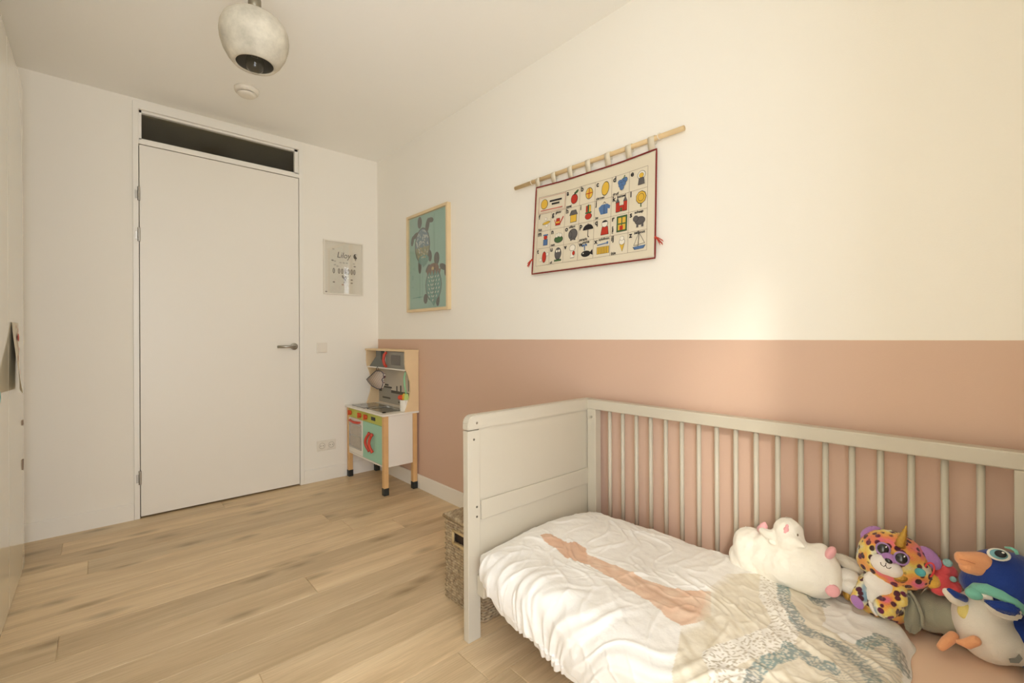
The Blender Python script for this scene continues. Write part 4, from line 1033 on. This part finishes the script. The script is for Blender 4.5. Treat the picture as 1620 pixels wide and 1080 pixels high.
# ------------------------------------------------------------------ wicker basket behind the headboard
def basket():
    x0, x1, y0, y1, h = 1.10, 1.46, 1.400, 1.667, .335
    r = thing('wicker_basket', 'grey-brown woven wicker basket with lid behind the cot headboard', 'basket', ((x0 + x1) / 2, (y0 + y1) / 2, 0))
    m, nt, b, N, L = nt_of('weathered_wicker')
    tc = N.new('ShaderNodeTexCoord'); n = N.new('ShaderNodeTexNoise'); n.inputs['Scale'].default_value = 55; n.inputs['Detail'].default_value = 4
    L.new(tc.outputs['Object'], n.inputs['Vector'])
    cr = N.new('ShaderNodeValToRGB'); cr.color_ramp.elements[0].position = .3; cr.color_ramp.elements[0].color = lin((140, 117, 88)); cr.color_ramp.elements[1].position = .7; cr.color_ramp.elements[1].color = lin((196, 176, 142))
    L.new(n.outputs['Fac'], cr.inputs[0]); L.new(cr.outputs[0], b.inputs['Base Color']); b.inputs['Roughness'].default_value = .8
    dark = mat('basket_inside', (64, 50, 36), 0.9)
    obj('dark_core', box(x0 + .014, x1 - .014, y0 + .014, y1 - .014, .004, h - .01), dark, r)  # solid dark brown block filling the basket behind the strands
    nrow = 30; per = []
    def loop(ins, z, ph, amp=.0024, step=.012, hole=True):
        pts = []
        c = [(x0 + ins, y0 + ins), (x1 - ins, y0 + ins), (x1 - ins, y1 - ins), (x0 + ins, y1 - ins)]
        k = 0
        for a in range(4):
            p, q = Vector(c[a]), Vector(c[(a + 1) % 4]); n_ = int((q - p).length / step); d = (q - p).normalized(); nn = Vector((d.y, -d.x))
            for i in range(n_):
                o = p.lerp(q, i / n_) + nn * amp * (1 if (k + ph) % 2 else -1); k += 1
                pts.append((o.x, o.y, z))
        return pts
    yc, zc = y1 - .12, .278
    bm = bmesh.new()
    for j in range(nrow):
        z = .006 + j * (h - .012) / (nrow - 1)
        pts = loop(.006, z, j)
        if abs(z - zc) < .020:          # leave the hand hole open on the room side
            run = []; runs = []
            keep = [p for p in pts]
            k0 = next((k for k, p in enumerate(keep) if abs(p[0] - x0) < .015 and abs(p[1] - yc) < .045), 0)
            keep = keep[k0:] + keep[:k0]
            seg = [p for p in keep if not (abs(p[0] - x0) < .016 and abs(p[1] - yc) < .045)]
            tube(seg, .0056, 6, bm=bm)
        else: tube(pts, .0056, 6, bm=bm, closed=True)
    tag(obj('woven_strands', bm, m, r, True), 'rows of woven wicker strands', kind='stuff')
    bm = bmesh.new()
    for s1, s2 in ((yc - .05, 0), (yc + .05, 0)): tube([(x0 - .002, s1, zc - .024), (x0 - .002, s1, zc + .024)], .006, 8, bm=bm)
    for z in (zc - .026, zc + .026): tube([(x0 - .002, yc - .052, z), (x0 - .002, yc + .052, z)], .006, 8, bm=bm)
    obj('hand_hole_rim', bm, mat('hole_rim', (190, 165, 120), 0.7), r, True)
    bm = bmesh.new()
    lid = obj('lid', box(x0 + .002, x1 - .002, y0 + .002, y1 - .002, h + .004, h + .018, .003), m, r)
    for k in range(26):
        y = y0 + .006 + k * (y1 - y0 - .012) / 25
        tube([(x0 - .002 + (x1 - x0 + .004) * q / 24, y, h + .018 + .002 * (1 if (q + k) % 2 else -1)) for q in range(25)], .0055, 5, bm=bm)
    tube([(x0, y0, h + .012), (x1, y0, h + .012), (x1, y1, h + .012), (x0, y1, h + .012)], .009, 8, bm=bm, closed=True)
    tag(obj('lid_weave', bm, m, lid, True), 'woven strands of the lid', kind='stuff')
basket()

# ------------------------------------------------------------------ soft toys on the bed
def plush(name, col, var=.05, rough=.95):
    return mat(name, col, rough, bump=.5, bscale=420, var=var, vscale=18, sheen=.35, spec=.2)
def unicorn():
    IV = plush('ivory_plush', (244, 238, 224), .03); PK = plush('soft_pink_plush', (240, 176, 178))
    base = at(1240, 925, 1.56); base.z = .352
    r = thing('unicorn_plush', 'large ivory plush unicorn with pink horn lying on the duvet', 'soft toy', base)
    B = frame_at(base); b = bmesh.new()
    ell(at(1172, 888, 1.595), (.034, .056, .05), B, .3, bm=b); ell(at(1232, 888, 1.583), (.066, .070, .068), B, .1, bm=b); ell(at(1270, 897, 1.573), (.066, .072, .068), B, bm=b)
    ell(at(1192, 874, 1.595), (.060, .082, .066), B, .35, bm=b); ell(at(1215, 880, 1.590), (.062, .075, .066), B, .2, bm=b)
    ell(at(1250, 893, 1.575), (.070, .068, .070), B, bm=b); ell(at(1290, 903, 1.570), (.058, .076, .066), B, -.1, bm=b)
    ell(at(1307, 900, 1.575), (.038, .070, .050), B, .25, bm=b)
    ell(at(1246, 842, 1.585), (.042, .047, .046), B, bm=b); ell(at(1250, 858, 1.565), (.042, .034, .042), B, bm=b)
    cap(b, at(1206, 838, 1.575), .013, at(1226, 852, 1.555), .018); cap(b, at(1257, 856, 1.545), .013, at(1271, 865, 1.535), .009)
    blob('body', b, IV, r, .004, 22, .0042, 30)
    h0, h1 = at(1241, 849, 1.553), at(1246, 829, 1.545); hb = bmesh.new()
    tube([h0.lerp(h1, q / 12) for q in range(13)], [.013 * (1 - q / 13) + (.0016 if q % 3 else 0) for q in range(13)], 14, bm=hb)
    obj('horn', hb, PK, r, True)
    for p, q in ((at(1209, 826, 1.585), at(1204, 834, 1.590)),):
        e = bmesh.new(); tube([at(1205, 838, 1.59), at(1209, 831, 1.585), at(1210, 826, 1.583)], [.016, .011, .003], 10, bm=e); obj('ear', e, PK, r, True)
    e = bmesh.new(); ell(at(1314, 874, 1.560), (.012, .020, .020), B, -.5, bm=e); obj('hoof_sole', e, PK, r, True)
    e = bmesh.new(); ell(at(1317, 934, 1.525), (.018, .017, .010), B, .5, bm=e); obj('hoof_sole', e, PK, r, True)
    e = bmesh.new(); ell(at(1262, 846, 1.548), (.0022, .004, .002), B, bm=e, sub=2); obj('eye', e, mat('stitched_eye', (120, 104, 84), .6), r, True)
    e = bmesh.new(); ell(at(1222, 857, 1.540), (.011, .007, .006), B, -.4, bm=e); obj('paw_pad', e, IV, r, True)
unicorn()

def fleece():
    m = plush('grey_fleece', (214, 206, 190), .12); m2 = plush('white_fleece', (238, 234, 226))
    p = at(1345, 925, 1.60); p.z = .352
    r = thing('fleecy_plush', 'off-white fleecy plush lying between the unicorn and the spotted leopard', 'soft toy', p)
    B = frame_at(p); b = bmesh.new()
    ell(at(1346, 893, 1.635), (.052, .020, .028), B, -.28, bm=b); ell(at(1328, 886, 1.64), (.028, .018, .024), B, bm=b)
    blob('body', b, m, r, .003, 4, .0025, 140)
    b = bmesh.new(); ell(at(1340, 914, 1.605), (.034, .026, .028), B, .15, bm=b); ell(at(1350, 930, 1.585), (.034, .022, .03), B, bm=b)
    blob('foot', b, m2, r, .003, 6, .001, 50)
fleece()

def spotted():
    m, nt, b, N, L = nt_of('rainbow_leopard_plush')
    tc = N.new('ShaderNodeTexCoord'); n = N.new('ShaderNodeTexNoise'); n.inputs['Scale'].default_value = 17; n.inputs['Detail'].default_value = 1.5
    L.new(tc.outputs['Object'], n.inputs['Vector'])
    cr = N.new('ShaderNodeValToRGB'); cr.color_ramp.interpolation = 'EASE'; el = cr.color_ramp.elements
    el[0].position = .28; el[0].color = lin((136, 168, 190)); el[1].position = .74; el[1].color = lin((222, 106, 150))
    for pos_, c in ((.38, (232, 226, 196)), (.46, (240, 212, 110)), (.53, (240, 170, 84)), (.60, (238, 138, 96)), (.67, (236, 120, 140))):
        x = el.new(pos_); x.color = lin(c)
    L.new(n.outputs['Fac'], cr.inputs[0])
    v = N.new('ShaderNodeTexVoronoi'); v.inputs['Scale'].default_value = 52; v.inputs['Randomness'].default_value = .75
    L.new(tc.outputs['Object'], v.inputs['Vector'])
    k = N.new('ShaderNodeValToRGB'); k.color_ramp.elements[0].position = .36; k.color_ramp.elements[0].color = (1, 1, 1, 1); k.color_ramp.elements[1].position = .46; k.color_ramp.elements[1].color = (0, 0, 0, 1)
    L.new(v.outputs['Distance'], k.inputs[0])
    dk = N.new('ShaderNodeMix'); dk.data_type = 'RGBA'; dk.inputs[6].default_value = lin((58, 42, 26)); dk.inputs[7].default_value = lin((112, 30, 74))
    L.new(v.outputs['Color'], dk.inputs[0])
    mx = N.new('ShaderNodeMix'); mx.data_type = 'RGBA'; L.new(k.outputs[0], mx.inputs[0]); L.new(cr.outputs[0], mx.inputs[6]); L.new(dk.outputs[2], mx.inputs[7])
    L.new(mx.outputs[2], b.inputs['Base Color']); b.inputs['Roughness'].default_value = .95; b.inputs['Specular IOR Level'].default_value = .2; b.inputs['Sheen Weight'].default_value = .3
    nb = N.new('ShaderNodeTexNoise'); nb.inputs['Scale'].default_value = 420; L.new(tc.outputs['Object'], nb.inputs['Vector'])
    bp = N.new('ShaderNodeBump'); bp.inputs['Strength'].default_value = .7; bp.inputs['Distance'].default_value = .003; L.new(nb.outputs['Fac'], bp.inputs['Height']); L.new(bp.outputs[0], b.inputs['Normal'])
    LEO = m
    LI = plush('lilac_plush', (176, 128, 186)); WH = plush('white_muzzle_plush', (244, 236, 228), .02); GO = mat('gold_glitter', (214, 172, 78), .35, bump=.8, bscale=500, metal=.6)
    BK = mat('glossy_black_eye', (14, 12, 12), .05, coat=1.0); PG = mat('lilac_glitter', (176, 140, 200), .35, bump=.6, bscale=500); SEQ = mat('gold_sequins', (190, 150, 70), .3, bump=1.0, bscale=260, metal=.7)
    base = at(1398, 972, 1.58); base.z = .352
    r = thing('leopard_plush', 'rainbow spotted leopard plush with gold unicorn horn and big glittery eyes', 'soft toy', base)
    B = frame_at(base); roll = -.42
    XH = 1.610
    b = bmesh.new()
    H = at(1412, 884, XH); ell(H, (.078, .074, .068), B, roll, bm=b); ell(at(1440, 902, XH - .005), (.046, .048, .05), B, roll, bm=b); ell(at(1384, 880, XH), (.040, .052, .05), B, roll, bm=b)
    ell(at(1396, 938, 1.600), (.058, .060, .052), B, roll * .4, bm=b); ell(at(1398, 955, 1.595), (.062, .045, .05), B, bm=b)
    cap(b, at(1372, 925, 1.575), .022, at(1358, 948, 1.540), .020); cap(b, at(1410, 952, 1.560), .028, at(1400, 962, 1.530), .026)
    cap(b, at(1420, 930, 1.575), .020, at(1424, 950, 1.550), .017)
    blob('body', b, LEO, r, .0035, 5, .0020, 170)
    def disc(name, px, py, X, rad, m_, roll_=0.0, sub=3, par=None):
        e = bmesh.new(); ell(at(px, py, X), rad, B, roll_, sub=sub, bm=e); return obj(name, e, m_, par or r, True)
    b = bmesh.new(); ell(at(1399, 892, 1.556), (.031, .026, .026), B, roll, bm=b); ell(at(1410, 898, 1.552), (.026, .022, .026), B, roll, bm=b); ell(at(1404, 884, 1.553), (.018, .016, .022), B, roll, bm=b)
    blob('muzzle', b, WH, r, .003, 5)
    disc('nose_bridge', 1407, 882, 1.536, (.017, .011, .008), LI, roll)
    disc('nose', 1406, 887, 1.528, (.0085, .0062, .006), BK, roll)
    mo = bmesh.new(); tube([at(*q, 1.523) for q in ((1393, 889), (1394, 893), (1398, 896), (1401, 894), (1402, 890))], .0009, 5, bm=mo)
    tube([at(*q, 1.523) for q in ((1401, 894), (1403, 898), (1407, 899), (1410, 897))], .0009, 5, bm=mo); obj('mouth', mo, mat('mouth_thread', (70, 50, 40), .8), r)
    for px, py, X in ((1397, 868, 1.545), (1426, 883, 1.535)):
        e = disc('eye_rim', px, py, X + .004, (.0165, .0175, .009), PG, roll)
        disc('eye', px, py, X - .002, (.0125, .0135, .008), BK, roll, par=e)
        disc('glint', px + 5, py - 3, X - .0085, (.0016, .0028, .001), mat('eye_glint', (240, 238, 232), .2), roll, 2, par=e)
    for c, ro in (((1379, 845, 1.63), .75), ((1470, 882, 1.62), -.9)):
        e = bmesh.new(); ell(at(*c), (.030, .020, .012), B, ro, bm=e); ea = obj('ear', e, LEO if False else LI, r, True)
    h0, h1 = at(1424, 862, 1.577), at(1434, 831, 1.563); hb = bmesh.new()
    tube([h0.lerp(h1, q / 16) for q in range(17)], [.0115 * (1 - (q / 17) ** 1.4) + .001 * math.cos(q * 2.1) for q in range(17)], 14, bm=hb); obj('horn', hb, GO, r, True)
    b = bmesh.new(); ell(at(1390, 922, 1.558), (.034, .032, .014), B, -.2, bm=b); ell(at(1384, 940, 1.552), (.020, .026, .014), B, -.2, bm=b); blob('belly', b, plush('white_fluff', (240, 234, 224), .03), r, .003, 4, .0015, 200)
    disc('chin_sequins', 1424, 912, 1.556, (.018, .013, .012), SEQ, .3); disc('chin_sequins', 1383, 887, 1.567, (.009, .010, .008), SEQ)
    disc('cheek_spot', 1456, 905, 1.553, (.011, .010, .006), plush('aqua_fluff', (92, 176, 180)))
    disc('tail_tip', 1342, 940, 1.575, (.013, .016, .014), SEQ); disc('foot_sole', 1356, 952, 1.522, (.012, .018, .006), LI, .7)
    disc('foot_sole', 1381, 962, 1.530, (.006, .018, .012), WH, .5)
spotted()

def keyring():
    PK = plush('coral_plush', (232, 92, 96), .12); YE = plush('yellow_pompom', (240, 190, 80), .15); AQ = plush('aqua_plush', (150, 190, 186))
    base = at(1490, 940, 1.605)
    r = thing('keyring_plush', 'small coral pink plush keyring with yellow head lying on the grey plush', 'soft toy', base)
    B = frame_at(base); b = bmesh.new()
    ell(at(1490, 918, 1.625), (.021, .024, .02), B, bm=b); ell(at(1493, 899, 1.635), (.018, .020, .018), B, .3, bm=b); ell(at(1503, 905, 1.64), (.016, .018, .016), B, bm=b)
    ell(at(1485, 935, 1.60), (.016, .010, .012), B, bm=b); ell(at(1508, 925, 1.625), (.017, .013, .013), B, bm=b); ell(at(1515, 932, 1.615), (.008, .010, .01), B, bm=b)
    blob('body', b, PK, r, .0025, 4, .0012, 120)
    b = bmesh.new(); ell(at(1474, 919, 1.605), (.017, .019, .016), B, bm=b); blob('head', b, YE, r, .0025, 3, .002, 160)
    for px, py, X, rr_ in ((1499, 890, 1.625, .010), (1508, 916, 1.612, .007)):
        e = bmesh.new(); ell(at(px, py, X), (rr_, rr_, .006), B, bm=e); obj('patch', e, AQ, r, True)
    e = bmesh.new(); tube([at(1482, 888, 1.635), at(1483, 881, 1.637), at(1486, 878, 1.637)], [.003, .003, .001], 8, bm=e); obj('horn', e, mat('gold_glitter', (214, 172, 78)), r, True)
    obj('clip_ring', tube([at(1471 + 7 * math.sin(t) * (1 + .25 * math.cos(t)), 901 - 11 * math.cos(t), 1.585) for t in [2 * math.pi * q / 18 for q in range(18)]], .0022, 7, closed=True), mat('coral_clip', (226, 70, 70), .4), r, True)
    obj('metal_hook', tube([at(1468, 928, 1.585), at(1463, 932, 1.580), at(1456, 939, 1.578)], [.002, .002, .0012], 7), STEEL, r, True)
keyring()

def grey_plush():
    G = plush('sage_grey_plush', (156, 154, 134), .05)
    base = at(1470, 1000, 1.58); base.z = .327
    r = thing('elephant_plush', 'sage grey plush with a large floppy ear lying on the peach sheet', 'soft toy', base)
    B = frame_at(base); b = bmesh.new()
    ell(at(1470, 966, 1.625), (.046, .050, .05), B, .0, bm=b); ell(at(1500, 975, 1.62), (.050, .046, .048), B, -.2, bm=b); ell(at(1530, 985, 1.63), (.035, .04, .04), B, bm=b)
    blob('body', b, G, r, .0035, 6, .001, 40)
    pts = [(1432, 937), (1437, 945), (1432, 965), (1430, 985), (1434, 1000), (1443, 1005), (1454, 1002), (1460, 992), (1459, 975), (1453, 958), (1446, 944), (1440, 936)]
    P3 = [at(px, py, 1.575 - .0004 * (py - 935)) for px, py in pts]
    e = prism(P3, (.016, .003, -.003)); bmesh.ops.bevel(e, geom=e.edges[:], offset=.005, segments=3, affect='EDGES')
    ear = obj('ear', e, G, r, True)
    obj('ear_seam', tube([p + Vector((-.001, 0, .001)) for p in P3[-5:] + P3[:2]], .0038, 8), G, ear, True)
grey_plush()

def penguin():
    BL = plush('royal_blue_plush', (34, 62, 140), .06); WH = plush('cream_plush', (236, 228, 214), .03); PE = plush('peach_plush', (240, 172, 124), .05); TE = plush('mint_plush', (126, 196, 176), .05)
    base = at(1575, 1040, 1.585); base.z = .327
    r = thing('penguin_plush', 'royal blue and cream penguin plush with peach beak and mint scarf', 'soft toy', base)
    B = frame_at(base)
    b = bmesh.new(); ell(at(1554, 983, 1.600), (.057, .070, .064), B, .1, bm=b); ell(at(1566, 1005, 1.600), (.062, .060, .062), B, .2, bm=b); ell(at(1590, 1020, 1.605), (.050, .040, .055), B, bm=b); ell(at(1565, 955, 1.605), (.044, .05, .052), B, bm=b)
    blob('body', b, WH, r, .0035, 7)
    b = bmesh.new(); ell(at(1606, 998, 1.630), (.042, .076, .052), B, .3, bm=b); ell(at(1616, 1008, 1.632), (.034, .06, .046), B, .2, bm=b); blob('back', b, BL, r, .004, 6)
    b = bmesh.new(); ell(at(1588, 918, 1.605), (.070, .070, .068), B, bm=b); ell(at(1604, 922, 1.612), (.054, .070, .062), B, bm=b); ell(at(1550, 922, 1.600), (.038, .036, .045), B, bm=b)
    hd = blob('head', b, BL, r, .0035, 7)
    # beak: two soft lobes pointing at the headboard
    b = bmesh.new(); cap(b, at(1552, 890, 1.575), .026, at(1524, 884, 1.545), .017); ell(at(1517, 880, 1.54), (.009, .012, .012), B, bm=b)
    bk = blob('beak', b, PE, r, .003, 6)
    b = bmesh.new(); cap(b, at(1549, 898, 1.567), .020, at(1530, 896, 1.545), .016); blob('lower_beak', b, PE, bk, .003, 6)
    obj('beak_fold', tube([at(*q, 1.529) for q in ((1518, 884), (1530, 887), (1543, 892))], .0012, 6), mat('peach_seam', (206, 134, 92), .9), bk)
    def disc(name, px, py, X, rad, m_, ro=0.0, par=None):
        e = bmesh.new(); ell(at(px, py, X), rad, B, ro, bm=e); return obj(name, e, m_, par or r, True)
    ew = disc('eye_white', 1580, 877, 1.558, (.0200, .0140, .006), mat('felt_white', (236, 234, 224), .8), .12)
    disc('iris', 1580, 876.5, 1.5535, (.0150, .0108, .005), mat('felt_aqua', (120, 172, 180), .8), .12, ew)
    disc('pupil', 1583, 876, 1.549, (.0100, .0080, .004), mat('felt_black', (18, 18, 22), .5), .12, ew)
    disc('glint', 1587, 874, 1.5445, (.0025, .002, .001), mat('felt_white', (236, 234, 224)), 0, ew)
    obj('eyebrow', tube([at(*q) for q in ((1590, 865.5, 1.566), (1600, 867, 1.558), (1607, 871, 1.553), (1609.5, 877, 1.551))], [.002, .0032, .0036, .003], 8), TE, hd, True)
    # scarf with knot
    pts = [at(1532, 936, 1.560), at(1545, 930, 1.548), at(1562, 932, 1.540), at(1582, 940, 1.538), at(1602, 952, 1.542), at(1625, 968, 1.56)]
    sc = obj('scarf', tube(pts, [.008, .012, .013, .012, .012, .010], 12), TE, r, True)
    disc('scarf_knot', 1541, 939, 1.537, (.016, .013, .010), TE, .1, sc)
    e = prism([at(1549, 934, 1.535), at(1570, 943, 1.530), at(1572, 950, 1.530), at(1552, 946, 1.535)], (.004, 0, -.002), .001); obj('scarf_end', e, plush('white_felt', (236, 232, 222)), sc, True)
    # wings: blue above, cream trim below
    def wing(pts, thick, name='wing'):
        w = prism([at(*p) for p in pts], thick); bmesh.ops.bevel(w, geom=w.edges[:], offset=.0045, segments=3, affect='EDGES'); return obj(name, w, BL, r, True)
    wr_ = wing([(1552, 949, 1.530), (1566, 951, 1.524), (1590, 953, 1.518), (1610, 960, 1.520), (1617, 970, 1.522), (1611, 976, 1.518), (1592, 974, 1.512), (1572, 965, 1.514)], (.012, 0, 0))
    w = prism([at(*p) for p in [(1548, 947, 1.540), (1566, 951, 1.536), (1590, 956, 1.530), (1610, 962, 1.530), (1619, 974, 1.530), (1614, 983, 1.526), (1594, 982, 1.522), (1568, 971, 1.524)]], (.013, 0, 0))
    bmesh.ops.bevel(w, geom=w.edges[:], offset=.004, segments=3, affect='EDGES'); obj('wing_trim', w, WH, wr_, True)
    b = bmesh.new(); cap(b, at(1498, 936, 1.545), .0095, at(1508, 946, 1.552), .0125); cap(b, at(1508, 946, 1.552), .0125, at(1524, 953, 1.575), .015)
    wl = blob('wing', b, WH, r, .0025, 5)
    b = bmesh.new(); cap(b, at(1502, 933, 1.541), .0055, at(1513, 941, 1.546), .0085); cap(b, at(1513, 941, 1.546), .0085, at(1524, 946, 1.565), .010)
    blob('wing_top', b, BL, wl, .0025, 4)
    b = bmesh.new(); cap(b, at(1508, 1006, 1.555), .012, at(1498, 1014, 1.535), .012); cap(b, at(1498, 1014, 1.535), .012, at(1489, 1023, 1.523), .0095); blob('foot', b, PE, r, .0025, 5)
    b = bmesh.new(); cap(b, at(1543, 1013, 1.527), .0115, at(1530, 1018, 1.522), .0115); cap(b, at(1530, 1018, 1.522), .010, at(1517, 1015, 1.522), .007); blob('foot', b, PE, r, .0025, 5)
    disc('belly_badge', 1526, 966, 1.557, (.013, .018, .006), mat('yellow_sequins', (228, 208, 120), .4, bump=.8, bscale=400), -.2)
    obj('care_tag', prism([at(1596, 1042, 1.55), at(1606, 1041, 1.55), at(1612, 1034, 1.555), at(1618, 1042, 1.55), at(1612, 1049, 1.548), at(1598, 1048, 1.548)], (.001, 0, 0)), mat('tag_grey', (110, 108, 100), .6), r)
penguin()
